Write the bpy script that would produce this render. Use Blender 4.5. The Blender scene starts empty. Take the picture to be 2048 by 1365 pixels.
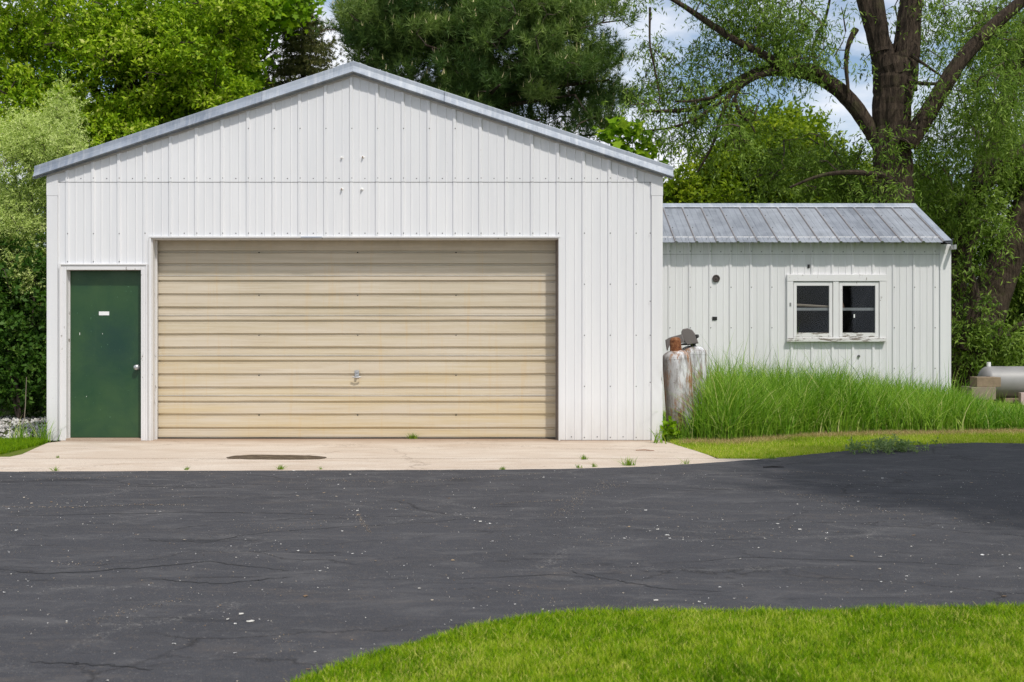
import bpy, math, random
import numpy as np
from mathutils import Vector, Matrix

# ------------------------------------------------------------------ camera, sky, sun, exposure
SC = bpy.context.scene
F, CZ, DIST, HY = 2475.0, 1.34, 15.0, 660.0       # focal length in photo pixels, eye height, distance to the garage front, horizon row
cam = bpy.data.cameras.new('camera'); camo = bpy.data.objects.new('camera', cam)
SC.collection.objects.link(camo); SC.camera = camo
camo.location = (0, -DIST, CZ); camo.rotation_euler = (math.radians(90), 0, 0)
cam.sensor_width = 36; cam.lens = F / 2048 * 36; cam.shift_y = -22.5 / 2048
cam.clip_start = 0.1; cam.clip_end = 3000
cam.dof.use_dof = True; cam.dof.focus_distance = 15.5; cam.dof.aperture_fstop = 5.6
SUN = Vector((0.36, -0.60, 1.0)).normalized()
W = bpy.data.worlds.new('World'); SC.world = W; W.use_nodes = True
wt = W.node_tree; wt.nodes.clear()
def wn(t, **k):
    n = wt.nodes.new(t)
    for a, b in k.items(): setattr(n, a, b)
    return n
sky = wn('ShaderNodeTexSky', sky_type='NISHITA', sun_disc=False, sun_elevation=math.asin(SUN.z),
         sun_rotation=math.atan2(SUN.x, SUN.y), altitude=200, air_density=1.0, dust_density=1.2, ozone_density=1.0)
tc = wn('ShaderNodeTexCoord'); mp = wn('ShaderNodeMapping'); mp.inputs['Scale'].default_value = (5, 5, 13)
mp.inputs['Location'].default_value = (3.1, 0.4, 1.7)
nz = wn('ShaderNodeTexNoise'); nz.inputs['Scale'].default_value = 1.0; nz.inputs['Detail'].default_value = 7; nz.inputs['Roughness'].default_value = 0.55
rp = wn('ShaderNodeValToRGB'); rp.color_ramp.elements[0].position = 0.40; rp.color_ramp.elements[1].position = 0.56
mx = wn('ShaderNodeMix', data_type='RGBA'); mx.inputs[7].default_value = (7.3, 7.5, 8.0, 1)
bg = wn('ShaderNodeBackground'); bg.inputs['Strength'].default_value = 0.11
wo = wn('ShaderNodeOutputWorld')
for a, b in ((tc.outputs['Generated'], mp.inputs['Vector']), (mp.outputs[0], nz.inputs['Vector']), (nz.outputs['Fac'], rp.inputs['Fac']),
             (rp.outputs['Color'], mx.inputs[0]), (sky.outputs['Color'], mx.inputs[6]), (mx.outputs[2], bg.inputs['Color']), (bg.outputs[0], wo.inputs['Surface'])):
    wt.links.new(a, b)
sl = bpy.data.lights.new('sun', 'SUN'); slo = bpy.data.objects.new('sun', sl); SC.collection.objects.link(slo)
sl.energy = 2.6; sl.angle = math.radians(2.0); sl.color = (1.0, 0.955, 0.89)
slo.rotation_euler = SUN.to_track_quat('Z', 'Y').to_euler(); slo.location = (8, -14, 22)
SC.view_settings.view_transform = 'Standard'; SC.view_settings.look = 'None'
SC.view_settings.gamma = 1; SC.view_settings.exposure = 0.30; SC.view_settings.use_curve_mapping = False
SC.cycles.use_denoising = True; SC.cycles.denoising_prefilter = 'NONE'; SC.cycles.adaptive_threshold = 0.006; SC.cycles.max_bounces = 7; SC.cycles.diffuse_bounces = 4; SC.cycles.transmission_bounces = 5
SC.cycles.transparent_max_bounces = 10; SC.cycles.caustics_reflective = False; SC.cycles.caustics_refractive = False

rnd = random.Random(7); R = np.random.default_rng(11)

# ------------------------------------------------------------------ helpers
def P(px, py, Y=0.0):                       # photo pixel + distance behind the garage front -> point in the place
    d = Y + DIST
    return Vector(((px - 1024) * d / F, Y, CZ + (HY - py) * d / F))
def G(px, py, z=0.0):                       # photo pixel on flat ground -> point
    d = (CZ - z) * F / (py - HY)
    return Vector(((px - 1024) * d / F, d - DIST, z))
def X(px, Y=0.0): return (px - 1024) * (Y + DIST) / F
def Z(py, Y=0.0): return CZ + (HY - py) * (Y + DIST) / F

def tag(o, label=None, cat=None, group=None, kind=None):
    if label: o['label'] = label
    if cat: o['category'] = cat
    if group: o['group'] = group
    if kind: o['kind'] = kind
    return o
def empty(name, loc, label, cat, group=None):
    o = bpy.data.objects.new(name, None); o.empty_display_size = 0.2
    SC.collection.objects.link(o); o.location = loc
    return tag(o, label, cat, group)
def wloc(o):
    v = Vector(o.location)
    if o.parent: v = v + wloc(o.parent)
    return v
def link(name, me, mat, parent=None):
    if mat and not me.materials: me.materials.append(mat)
    o = bpy.data.objects.new(name, me); SC.collection.objects.link(o)
    if parent:
        o.parent = parent; o.location = -wloc(parent)      # vertices are written in world metres
    return o
class MB:
    def __init__(s): s.v = []; s.f = []
    def add(s, vs, fs):
        n = len(s.v); s.v += [tuple(v) for v in vs]; s.f += [tuple(i + n for i in f) for f in fs]
    def box(s, x0, x1, y0, y1, z0, z1, M=None):
        vs = [Vector((x, y, z)) for z in (z0, z1) for y in (y0, y1) for x in (x0, x1)]
        if M: vs = [M @ v for v in vs]
        s.add(vs, [(0, 2, 3, 1), (4, 5, 7, 6), (0, 1, 5, 4), (2, 6, 7, 3), (0, 4, 6, 2), (1, 3, 7, 5)])
        return s
    def prism(s, pts, z0, z1):              # horizontal polygon with thickness
        n = len(pts)
        s.add([(p[0], p[1], z0) for p in pts] + [(p[0], p[1], z1) for p in pts],
              [tuple(range(n))[::-1], tuple(range(n, 2 * n))] + [(i, (i + 1) % n, n + (i + 1) % n, n + i) for i in range(n)])
        return s
    def lathe(s, prof, n=24, M=None, cap=True):   # prof: (r, z)
        vs = []
        for r, z in prof:
            for k in range(n):
                a = 2 * math.pi * k / n; v = Vector((r * math.cos(a), r * math.sin(a), z)); vs.append(M @ v if M else v)
        fs = [(i * n + k, i * n + (k + 1) % n, (i + 1) * n + (k + 1) % n, (i + 1) * n + k) for i in range(len(prof) - 1) for k in range(n)]
        if cap: fs += [tuple(range(n))[::-1], tuple(range((len(prof) - 1) * n, len(prof) * n))]
        s.add(vs, fs); return s
    def tube(s, pts, rad, n=8, rough=0.0, cap=True):
        pts = [Vector(p) for p in pts]; m = len(pts)
        if not hasattr(rad, '__len__'): rad = [rad] * m
        up = None; vs = []
        ph = rnd.random() * 9
        for i, p in enumerate(pts):
            t = (pts[min(i + 1, m - 1)] - pts[max(i - 1, 0)]).normalized()
            if up is None: up = t.orthogonal().normalized()
            up = (up - t * up.dot(t)).normalized(); b = t.cross(up)
            for k in range(n):
                a = 2 * math.pi * k / n; r = rad[i]
                if rough: r *= 1 + rough * (math.sin(a * 5 + ph + i * .12) * .5 + math.sin(a * 11 + ph * 2 - i * .17) * .5 + math.sin(a * 17 + ph + i * .4) * .35 + rnd.uniform(-.2, .2))
                vs.append(p + (up * math.cos(a) + b * math.sin(a)) * r)
        fs = [(i * n + k, i * n + (k + 1) % n, (i + 1) * n + (k + 1) % n, (i + 1) * n + k) for i in range(m - 1) for k in range(n)]
        if cap: fs += [tuple(range(n))[::-1], tuple(range((m - 1) * n, m * n))]
        s.add(vs, fs); return s
    def build(s, name, mat, parent=None, smooth=False, bevel=0):
        me = bpy.data.meshes.new(name); me.from_pydata(s.v, [], s.f); me.update()
        if smooth: me.polygons.foreach_set('use_smooth', [True] * len(me.polygons))
        o = link(name, me, mat, parent)
        if bevel:
            b = o.modifiers.new('bevel', 'BEVEL'); b.width = bevel; b.segments = 2; b.limit_method = 'ANGLE'
        return o
def npmesh(name, V, k, mat, parent=None, tint=None, smooth=False):     # V: (n*k,3), every k verts one face
    V = np.ascontiguousarray(V, dtype=np.float32); n = len(V) // k
    me = bpy.data.meshes.new(name)
    me.vertices.add(n * k); me.vertices.foreach_set('co', V.ravel())
    me.loops.add(n * k); me.loops.foreach_set('vertex_index', np.arange(n * k, dtype=np.int32))
    me.polygons.add(n); me.polygons.foreach_set('loop_start', np.arange(0, n * k, k, dtype=np.int32))
    try: me.polygons.foreach_set('loop_total', np.full(n, k, dtype=np.int32))
    except Exception: pass
    me.update(calc_edges=True)
    if tint is not None:
        a = me.attributes.new('tint', 'FLOAT', 'POINT'); a.data.foreach_set('value', np.repeat(tint, k).astype(np.float32) if len(tint) == n else tint.astype(np.float32))
    return link(name, me, mat, parent)
def npgrid(name, V, F_, mat, parent=None, tint=None, smooth=False):    # indexed faces (n,4)
    me = bpy.data.meshes.new(name); V = np.ascontiguousarray(V, dtype=np.float32); F_ = np.ascontiguousarray(F_, dtype=np.int32)
    n, k = F_.shape
    me.vertices.add(len(V)); me.vertices.foreach_set('co', V.ravel())
    me.loops.add(n * k); me.loops.foreach_set('vertex_index', F_.ravel())
    me.polygons.add(n); me.polygons.foreach_set('loop_start', np.arange(0, n * k, k, dtype=np.int32))
    try: me.polygons.foreach_set('loop_total', np.full(n, k, dtype=np.int32))
    except Exception: pass
    me.update(calc_edges=True)
    if smooth: me.polygons.foreach_set('use_smooth', np.ones(n, dtype=bool))
    if tint is not None:
        a = me.attributes.new('tint', 'FLOAT', 'POINT'); a.data.foreach_set('value', tint.astype(np.float32))
    return link(name, me, mat, parent)

# ------------------------------------------------------------------ materials
class M_:
    def __init__(s, name):
        s.m = bpy.data.materials.new(name); s.m.use_nodes = True; s.t = s.m.node_tree; s.t.nodes.clear()
        s.out = s.t.nodes.new('ShaderNodeOutputMaterial'); s.pos = s.n('ShaderNodeNewGeometry').outputs['Position']
    def n(s, t, ins=None, **pr):
        n = s.t.nodes.new(t)
        for a, b in pr.items(): setattr(n, a, b)
        for a, b in (ins or {}).items():
            if isinstance(b, bpy.types.NodeSocket): s.t.links.new(b, n.inputs[a])
            else:
                if isinstance(b, tuple) and len(b) == 3 and n.inputs[a].type == 'RGBA': b = b + (1,)
                n.inputs[a].default_value = b
        return n
    def mp(s, sc, loc=(0, 0, 0), rot=(0, 0, 0), v=None): return s.n('ShaderNodeMapping', {'Vector': v or s.pos, 'Scale': sc, 'Location': loc, 'Rotation': rot}).outputs[0]
    def noise(s, sc=1, det=4, ro=.5, v=None, dist=0): return s.n('ShaderNodeTexNoise', {'Vector': v or s.pos, 'Scale': sc, 'Detail': det, 'Roughness': ro, 'Distortion': dist}).outputs['Fac']
    def ramp(s, f, stops):
        n = s.n('ShaderNodeValToRGB', {'Fac': f}); e = n.color_ramp.elements
        while len(e) < len(stops): e.new(.5)
        for i, (p, c) in enumerate(stops):
            e[i].position = p; e[i].color = (c, c, c, 1) if not isinstance(c, tuple) else c + (1,)
        return n.outputs[0]
    def mix(s, f, a, b, mode='MIX'):
        n = s.n('ShaderNodeMix', data_type='RGBA', blend_type=mode)
        for i, v in ((0, f), (6, a), (7, b)):
            if isinstance(v, bpy.types.NodeSocket): s.t.links.new(v, n.inputs[i])
            else: n.inputs[i].default_value = v if i == 0 else (v + (1,) if len(v) == 3 else v)
        return n.outputs[2]
    def math(s, op, a, b=0.0, clamp=False):
        n = s.n('ShaderNodeMath', operation=op, use_clamp=clamp)
        for i, v in enumerate((a, b)):
            if isinstance(v, bpy.types.NodeSocket): s.t.links.new(v, n.inputs[i])
            else: n.inputs[i].default_value = v
        return n.outputs[0]
    def xyz(s): 
        n = s.n('ShaderNodeSeparateXYZ', {'Vector': s.pos}); return n.outputs
    def bump(s, h, st=.3, d=.01): return s.n('ShaderNodeBump', {'Height': h, 'Strength': st, 'Distance': d}).outputs[0]
    def pr(s, col, rough=.6, metal=0, spec=.5, nrm=None, **k):
        ins = {'Base Color': col, 'Roughness': rough, 'Metallic': metal, 'Specular IOR Level': spec}
        if nrm: ins['Normal'] = nrm
        ins.update(k)
        return s.n('ShaderNodeBsdfPrincipled', ins).outputs[0]
    def done(s, sh): s.t.links.new(sh, s.out.inputs['Surface']); return s.m

def simple(name, col, rough=.6, metal=0, var=.12, sc=6):
    m = M_(name); n = m.noise(sc, 5, .6)
    c = m.mix(n, tuple(x * (1 - var) for x in col), tuple(min(1, x * (1 + var)) for x in col))
    return m.done(m.pr(c, rough, metal, nrm=m.bump(n, .15, .003)))
def sheet_paint(name, a, b, dirt):
    m = M_(name)
    st = m.noise(1, 4, .6, m.mp((9, 9, .5)))
    c = m.mix(m.ramp(st, [(.35, 0.0), (.7, 1.0)]), a, b)
    z = m.xyz()[2]
    low = m.n('ShaderNodeMapRange', {'Value': z, 'From Min': 0.0, 'From Max': .5, 'To Min': 1.0, 'To Max': 0.0}).outputs[0]
    d = m.math('MULTIPLY', low, m.noise(1, 5, .7, m.mp((12, 12, 4))))
    c = m.mix(m.math('MULTIPLY', d, .55), c, dirt)
    sp = m.ramp(m.noise(26, 3, .6), [(.71, 0.0), (.76, 1.0)])
    c = m.mix(m.math('MULTIPLY', sp, .35), c, dirt)
    oi = m.n('ShaderNodeObjectInfo').outputs['Random']
    c = m.mix(.045, c, m.mix(oi, (.25, .25, .26), (1, 1, 1)))
    return m.done(m.pr(c, .42, 0, .4, m.bump(m.noise(2.2, 3, .5, m.mp((1, 1, .5))), .22, .012)))
SIDING = sheet_paint('white_sheet_metal', (.72, .725, .74), (.785, .785, .79), (.42, .38, .31))
SHEDSIDE = sheet_paint('grey_white_sheet_metal', (.70, .695, .70), (.765, .76, .765), (.40, .37, .30))
TRIMW = sheet_paint('white_trim_metal', (.72, .72, .73), (.78, .78, .78), (.45, .40, .33))
def galv(name, a, b, c_, dirt, rough, metal):
    m = M_(name)
    n1 = m.noise(1, 6, .65, m.mp((2.2, 2.2, 5))); n2 = m.noise(40, 4, .7)
    c = m.mix(m.ramp(n1, [(.38, 0.0), (.62, 1.0)]), a, b)
    c = m.mix(m.ramp(m.noise(1, 6, .7, m.mp((16, 1.2, 2), (4, 0, 0))), [(.45, 0.0), (.68, .8)]), c, c_)
    c = m.mix(m.ramp(m.noise(2.5, 6, .75, dist=1.0), [(.58, 0.0), (.72, .5)]), c, dirt)
    oi = m.n('ShaderNodeObjectInfo').outputs['Random']
    c = m.mix(.16, c, m.mix(oi, (.16, .18, .22), (.75, .78, .8)))
    return m.done(m.pr(c, m.ramp(n2, [(.3, rough - .08), (.7, rough + .1)]), metal, .5, m.bump(m.noise(3, 4, .6), .15, .008)))
GALV = galv('galvanised_trim', (.20, .235, .29), (.33, .37, .43), (.44, .46, .49), (.17, .19, .22), .50, .12)
ROOFM = galv('galvanised_roof', (.17, .185, .21), (.26, .28, .315), (.31, .335, .37), (.14, .14, .15), .52, .12)
RIBRUST = simple('rusty_rib_edge', (.27, .25, .245), .7, .1, .35, 18)

m = M_('beige_door_paint')
x_, y_, z_ = m.xyz()
stk = m.noise(1, 6, .65, m.mp((.7, 1, 46)))
hz = m.n('ShaderNodeMapRange', {'Value': z_, 'From Min': 0.0, 'From Max': 2.4}).outputs[0]
c = m.mix(m.ramp(hz, [(0.0, 0.0), (.35, .35), (.75, .8), (1.0, 1.0)]), (.60, .485, .295), (.495, .44, .335))
c = m.mix(m.ramp(m.noise(1, 5, .6, m.mp((.5, 1, 5.5))), [(.38, 0.0), (.58, .9)]), c, (.60, .525, .41))
c = m.mix(m.math('MULTIPLY', m.ramp(stk, [(.45, 0.0), (.72, 1.0)]), .6), c, (.69, .63, .52))
c = m.mix(m.math('MULTIPLY', m.ramp(m.noise(1, 6, .7, m.mp((1.1, 1, 30), (7, 0, 3))), [(.52, 0.0), (.72, 1.0)]), .45), c, (.43, .34, .22))
c = m.mix(m.ramp(m.noise(1, 5, .7, m.mp((14, 1, .8))), [(.56, 0.0), (.74, .45)]), c, (.60, .43, .20))
c = m.mix(m.ramp(m.noise(60, 3, .6, m.mp((1, 1, 1.4))), [(.66, 0.0), (.74, .35)]), c, (.80, .74, .62))
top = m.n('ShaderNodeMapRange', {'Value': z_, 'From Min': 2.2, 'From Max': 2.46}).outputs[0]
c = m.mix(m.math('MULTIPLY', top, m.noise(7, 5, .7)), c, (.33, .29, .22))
DOORB = m.done(m.pr(c, .5, 0, .35, m.bump(m.noise(5, 4, .6, m.mp((.4, 1, 2))), .2, .01)))
DOORSEAM = simple('highlighted_door_seam', (.58, .55, .50), .5, 0, .3, 9)  # section seams, colour lightened to carry the highlight on the rib tops

m = M_('green_door_paint')
x_, y_, z_ = m.xyz()
n = m.noise(2.0, 6, .65, dist=.6)
c = m.mix(m.ramp(n, [(.35, 0.0), (.65, 1.0)]), (.013, .056, .022), (.030, .080, .026))
ds = m.n('ShaderNodeVectorMath', {0: m.pos, 1: (X(225), .1, 1.15)}, operation='DISTANCE').outputs['Value']
blot = m.n('ShaderNodeMapRange', {'Value': m.math('ADD', ds, m.math('MULTIPLY', m.noise(7, 5, .7), .5)), 'From Min': .75, 'From Max': .3}).outputs[0]
c = m.mix(m.math('MULTIPLY', blot, .75), c, (.005, .036, .029))
c = m.mix(m.ramp(m.noise(1, 5, .7, m.mp((10, 1, 1.2))), [(.6, 0.0), (.8, .35)]), c, (.04, .085, .038))
c = m.mix(m.ramp(m.noise(34, 2, .5), [(.74, 0.0), (.76, .7)]), c, (.10, .22, .13))
GREEN = m.done(m.pr(c, m.ramp(m.noise(5, 4, .6), [(.3, .35), (.7, .55)]), 0, .5, m.bump(m.noise(4, 4, .6), .12, .01)))

def chipped(name, base, under, amt, sc=9):
    m = M_(name)
    v = m.mp((1.0, 1, .35)) if amt < .5 else m.mp((.3, 1, 1.6))
    ch = m.ramp(m.noise(sc * 2.2, 7, .72, v), [(.66 - amt * .22, 0.0), (.69 - amt * .2, 1.0)])
    c = m.mix(m.noise(3, 4), tuple(x * .92 for x in base), base)
    c = m.mix(ch, c, m.mix(m.noise(30, 4), under, tuple(x * .45 for x in under)))
    return m.done(m.pr(c, .55, 0, .35, m.bump(ch, -.5, .003)))
WOODW = chipped('chipped_white_wood', (.76, .75, .75), (.30, .26, .22), .12)
WOODWORN = chipped('peeling_white_wood', (.70, .69, .67), (.26, .22, .18), .62)
JAMBW = chipped('peeling_white_jamb', (.70, .69, .68), (.30, .26, .22), .20, 7)
WOODOLD = simple('weathered_timber', (.24, .18, .12), .85, 0, .4, 14)
WOODPALE = simple('pale_sawn_timber', (.25, .21, .155), .8, 0, .25, 14)
DARK = simple('dark_rubber', (.02, .02, .02), .7)
BLACK = simple('black_paint', (.012, .012, .012), .6)
INNER = simple('dark_shed_interior', (.009, .010, .013), .9)
STEEL = simple('zinc_steel', (.55, .55, .55), .35, .8)
BOLTM = simple('screw_metal', (.20, .20, .20), .5, .5)
BOLTW = simple('painted_bolt', (.82, .81, .78), .5)
m = M_('rust')
n_ = m.noise(22, 6, .75)
RUST = m.done(m.pr(m.ramp(n_, [(.3, (.045, .022, .016)), (.48, (.20, .075, .032)), (.62, (.30, .15, .075)), (.75, (.42, .33, .26))]), .9, 0, .2, m.bump(n_, .6, .006)))
HOOD = simple('grey_brown_plastic', (.15, .132, .125), .6, 0, .12, 8)
LABELM = simple('white_label', (.82, .82, .82), .5, 0, .04)
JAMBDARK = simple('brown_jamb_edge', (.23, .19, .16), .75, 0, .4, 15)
TANKSILVER = simple('silver_tank_paint', (.25, .245, .24), .5, .05, .35, 3)

m = M_('rusting_white_tank_paint')
x_, y_, z_ = m.xyz()
c = m.mix(m.noise(4, 5, .6), (.58, .60, .63), (.80, .80, .80))
gr = m.ramp(m.noise(1, 7, .72, m.mp((11, 11, 2.3))), [(.44, 0.0), (.60, 1.0)])
c = m.mix(m.math('MULTIPLY', gr, .85), c, (.12, .09, .07))
sx = m.n('ShaderNodeMapRange', {'Value': m.math('ADD', x_, m.math('MULTIPLY', m.noise(6, 5, .7), .22)), 'From Min': 2.17, 'From Max': 2.0}).outputs[0]
c = m.mix(m.math('MULTIPLY', sx, .6), c, m.mix(m.noise(16, 6, .7), (.13, .075, .045), (.07, .06, .055)))
rs = m.ramp(m.noise(1, 7, .7, m.mp((7, 7, 2.2), (5, 3, 1))), [(.50, 0.0), (.60, 1.0)])
c = m.mix(rs, c, m.mix(m.noise(30, 4), (.25, .10, .045), (.36, .20, .09)))
c = m.mix(m.ramp(m.noise(38, 3, .6), [(.66, 0.0), (.70, 1.0)]), c, (.09, .045, .03))
lowz = m.n('ShaderNodeMapRange', {'Value': z_, 'From Min': .85, 'From Max': .2}).outputs[0]
c = m.mix(m.math('MULTIPLY', lowz, m.math('MULTIPLY', m.noise(6, 5, .7), 1.1), True), c, (.15, .09, .06))
TANKW = m.done(m.pr(c, .6, 0, .4, m.bump(rs, -.4, .004)))

m = M_('glass')
fr = m.n('ShaderNodeFresnel', {'IOR': 1.5}).outputs[0]
gl = m.n('ShaderNodeBsdfGlossy', {'Color': (.9, .95, 1.0), 'Roughness': .03}).outputs[0]
tr = m.n('ShaderNodeBsdfTransparent', {'Color': (.84, .87, .90)}).outputs[0]
sh = m.n('ShaderNodeMixShader', {0: m.math('MULTIPLY', fr, .38), 1: tr, 2: gl}).outputs[0]
du = m.n('ShaderNodeBsdfDiffuse', {'Color': (.45, .45, .44)}).outputs[0]
f = m.math('ADD', m.ramp(m.noise(75, 3, .7, m.mp((1, 1, .7))), [(.64, 0.001), (.78, .12)]), m.ramp(m.noise(3, 5, .6), [(.5, 0.0), (.8, .01)]))
GLASS = m.done(m.n('ShaderNodeMixShader', {0: f, 1: sh, 2: du}).outputs[0])

m = M_('asphalt')
big = m.noise(.5, 5, .6, m.mp((1, 1.6, 1)), .8); fine = m.noise(160, 3, .7); mid = m.noise(9, 6, .7)
c = m.mix(m.ramp(big, [(.3, 0.0), (.7, 1.0)]), (.024, .025, .030), (.043, .044, .051))
c = m.mix(m.ramp(fine, [(.35, 0.0), (.65, .8)]), c, (.078, .077, .083))
c = m.mix(m.math('MULTIPLY', m.ramp(m.noise(55, 2, .5), [(.60, 0.0), (.68, 1.0)]), .35), c, (.13, .105, .08))
c = m.mix(m.ramp(fine, [(.30, .7), (.44, 0.0)]), c, (.009, .009, .011))
dust = m.math('MULTIPLY', m.ramp(m.noise(.9, 6, .7, m.mp((1, 2.6, 1), (7, 2, 0)), 1.5), [(.56, 0.0), (.74, 1.0)]), m.ramp(mid, [(.35, 0.0), (.7, 1.0)]))
c = m.mix(m.math('MULTIPLY', dust, .8), c, (.13, .11, .095))
dk = m.ramp(m.noise(.8, 5, .65, m.mp((.8, 3.2, 1), (1, 9, 0)), 2.0), [(.60, 0.0), (.68, 1.0)])
c = m.mix(m.math('MULTIPLY', dk, .55), c, (.013, .013, .015))
wrn = m.ramp(m.noise(1.6, 7, .75, m.mp((1, 2.2, 1), (31, 7, 0)), .6), [(.50, 0.0), (.68, 1.0)])
c = m.mix(m.math('MULTIPLY', wrn, .65), c, (.105, .102, .104))
wv = m.n('ShaderNodeVectorMath', {0: m.pos, 1: m.n('ShaderNodeVectorMath', {0: m.n('ShaderNodeTexNoise', {'Vector': m.pos, 'Scale': 1.4, 'Detail': 6, 'Roughness': .65}).outputs['Color'], 1: (.45, .45, .45)}, operation='MULTIPLY').outputs[0]}, operation='ADD').outputs[0]
vo = m.n('ShaderNodeTexVoronoi', {'Vector': m.mp((.33, .62, 1), v=wv), 'Scale': 1.0}, feature='DISTANCE_TO_EDGE').outputs['Distance']
ck = m.math('MULTIPLY', m.ramp(vo, [(0.0, 1.0), (.008, 0.0)]), m.ramp(m.noise(.7, 3, .5, m.mp((1, 1, 1), (9, 9, 0))), [(.42, 0.0), (.55, 1.0)]))
c = m.mix(m.math('MULTIPLY', ck, .6), c, (.010, .009, .009))
vo2 = m.n('ShaderNodeTexVoronoi', {'Vector': m.mp((.5, .9, 1), (4.4, 1.3, 0), v=wv), 'Scale': 1.0}, feature='DISTANCE_TO_EDGE').outputs['Distance']
gl_ = m.math('MULTIPLY', m.ramp(vo2, [(0.0, 1.0), (.035, 0.0)]), m.ramp(m.noise(70, 2, .6), [(.52, 0.0), (.60, 1.0)]))
gl_ = m.math('MULTIPLY', gl_, m.ramp(m.noise(.9, 3, .5, m.mp((1, 1, 1), (2, 5, 0))), [(.47, 0.0), (.56, 1.0)]))
c = m.mix(m.math('MULTIPLY', gl_, .55), c, (.20, .19, .18))                         # light grit lying in the old cracks
spk = m.ramp(m.noise(85, 2, .5), [(.68, 0.0), (.72, 1.0)])
c = m.mix(m.math('MULTIPLY', spk, m.math('MULTIPLY', m.ramp(m.noise(1.3, 4, .6, m.mp((1, 1.8, 1))), [(.4, .15), (.65, 1.0)]), .8)), c, (.26, .245, .23))
h = m.math('SUBTRACT', m.math('ADD', m.math('MULTIPLY', fine, .5), m.math('MULTIPLY', mid, .3)), m.math('MULTIPLY', ck, .9))
ASPHALT = m.done(m.pr(c, m.ramp(mid, [(.3, .78), (.7, .95)]), 0, .22, m.bump(h, .55, .006)))

m = M_('concrete')
a_ = m.noise(1.1, 6, .65, m.mp((1, 2.4, 1)), .7)
c = m.mix(m.ramp(a_, [(.32, 0.0), (.68, 1.0)]), (.52, .425, .335), (.63, .55, .46))
c = m.mix(m.ramp(m.noise(1.0, 6, .7, m.mp((.7, 3.4, 1), (3, 8, 0)), 1.2), [(.53, 0.0), (.72, .65)]), c, (.42, .30, .21))
c = m.mix(m.ramp(m.noise(120, 3, .7), [(.36, .5), (.5, 0.0)]), c, (.24, .18, .14))
c = m.mix(m.ramp(m.noise(45, 3, .7), [(.66, 0.0), (.74, .7)]), c, (.20, .15, .11))
y_ = m.xyz()[1]
nearw = m.n('ShaderNodeMapRange', {'Value': m.math('ADD', y_, m.math('MULTIPLY', m.noise(2.5, 5, .7), .35)), 'From Min': -.22, 'From Max': .32}).outputs[0]
c = m.mix(m.math('MULTIPLY', nearw, .75), c, (.25, .155, .095))
wv = m.n('ShaderNodeVectorMath', {0: m.pos, 1: m.n('ShaderNodeVectorMath', {0: m.n('ShaderNodeTexNoise', {'Vector': m.pos, 'Scale': 2.2, 'Detail': 6, 'Roughness': .7}).outputs['Color'], 1: (.8, .8, .8)}, operation='MULTIPLY').outputs[0]}, operation='ADD').outputs[0]
vo = m.n('ShaderNodeTexVoronoi', {'Vector': m.mp((.28, .5, 1), v=wv), 'Scale': 1.0}, feature='DISTANCE_TO_EDGE').outputs['Distance']
ck = m.ramp(vo, [(0.0, 1.0), (.006, 0.0)])
c = m.mix(m.math('MULTIPLY', ck, .5), c, (.16, .11, .08))
CONCRETE = m.done(m.pr(c, .9, 0, .2, m.bump(m.noise(70, 4, .7), .35, .004)))

m = M_('damp_mud')
c = m.mix(m.noise(14, 6, .7), (.040, .025, .013), (.085, .055, .030))
c = m.mix(m.ramp(m.noise(120, 2, .5), [(.64, 0.0), (.70, .6)]), c, (.30, .24, .17))
MUD = m.done(m.pr(c, m.ramp(m.noise(9, 4), [(.3, .35), (.7, .8)]), 0, .4, m.bump(m.noise(60, 3), .3, .004)))

def soil(name, a, b, c3):
    m = M_(name)
    c = m.mix(m.ramp(m.noise(2.2, 6, .7), [(.35, 0.0), (.65, 1.0)]), a, b)
    c = m.mix(m.ramp(m.noise(30, 4, .7), [(.5, 0.0), (.65, .8)]), c, c3)
    return m.done(m.pr(c, .95, 0, .15, m.bump(m.noise(50, 4, .7), .8, .02)))
GROUNDM = soil('rough_grass_ground', (.050, .070, .018), (.085, .105, .028), (.12, .11, .05))
LAWNM = soil('lawn_soil', (.085, .125, .010), (.12, .17, .014), (.19, .17, .05))
STRAWM = soil('straw_litter', (.20, .14, .065), (.28, .21, .11), (.14, .13, .04))

def leafmat(name, cols, trans=.35, rough=.5, spec=.35, tcol=None):
    m = M_(name)
    t = m.n('ShaderNodeAttribute', attribute_name='tint').outputs['Fac']
    c = m.ramp(t, [(i / (len(cols) - 1), k) for i, k in enumerate(cols)])
    b = m.pr(c, rough, 0, spec)
    tc_ = m.mix(1.0, c, tcol or (1.0, 1.15, .55), 'MULTIPLY')
    tl = m.n('ShaderNodeBsdfTranslucent', {'Color': tc_}).outputs[0]
    return m.done(m.n('ShaderNodeMixShader', {0: trans, 1: b, 2: tl}).outputs[0])
L_ELM = leafmat('bright_green_leaf', [(.07, .15, .006), (.19, .33, .010), (.38, .51, .02), (.60, .58, .18)], .32, .5, .15)
L_MAPLE = leafmat('yellow_green_maple_leaf', [(.11, .22, .008), (.21, .37, .012), (.34, .48, .02)], .48, .5, .15)
L_OLIVE = leafmat('silver_green_leaf', [(.25, .33, .06), (.50, .60, .17), (.76, .80, .38)], .30, .6, .2)
L_BUSH = leafmat('dark_green_leaf', [(.030, .080, .010), (.065, .15, .018), (.16, .25, .05)], .38, .5, .2)
L_WILLOW = leafmat('willow_leaf', [(.055, .115, .014), (.15, .24, .032), (.31, .42, .08)], .32, .5, .15)
L_FAR = leafmat('olive_green_leaf', [(.07, .125, .008), (.17, .25, .012), (.38, .44, .02)], .34, .5, .12)
L_PINE = leafmat('pine_needle', [(.030, .072, .020), (.095, .165, .036), (.26, .35, .085), (.80, .70, .38)], .25, .5, .2)
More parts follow.
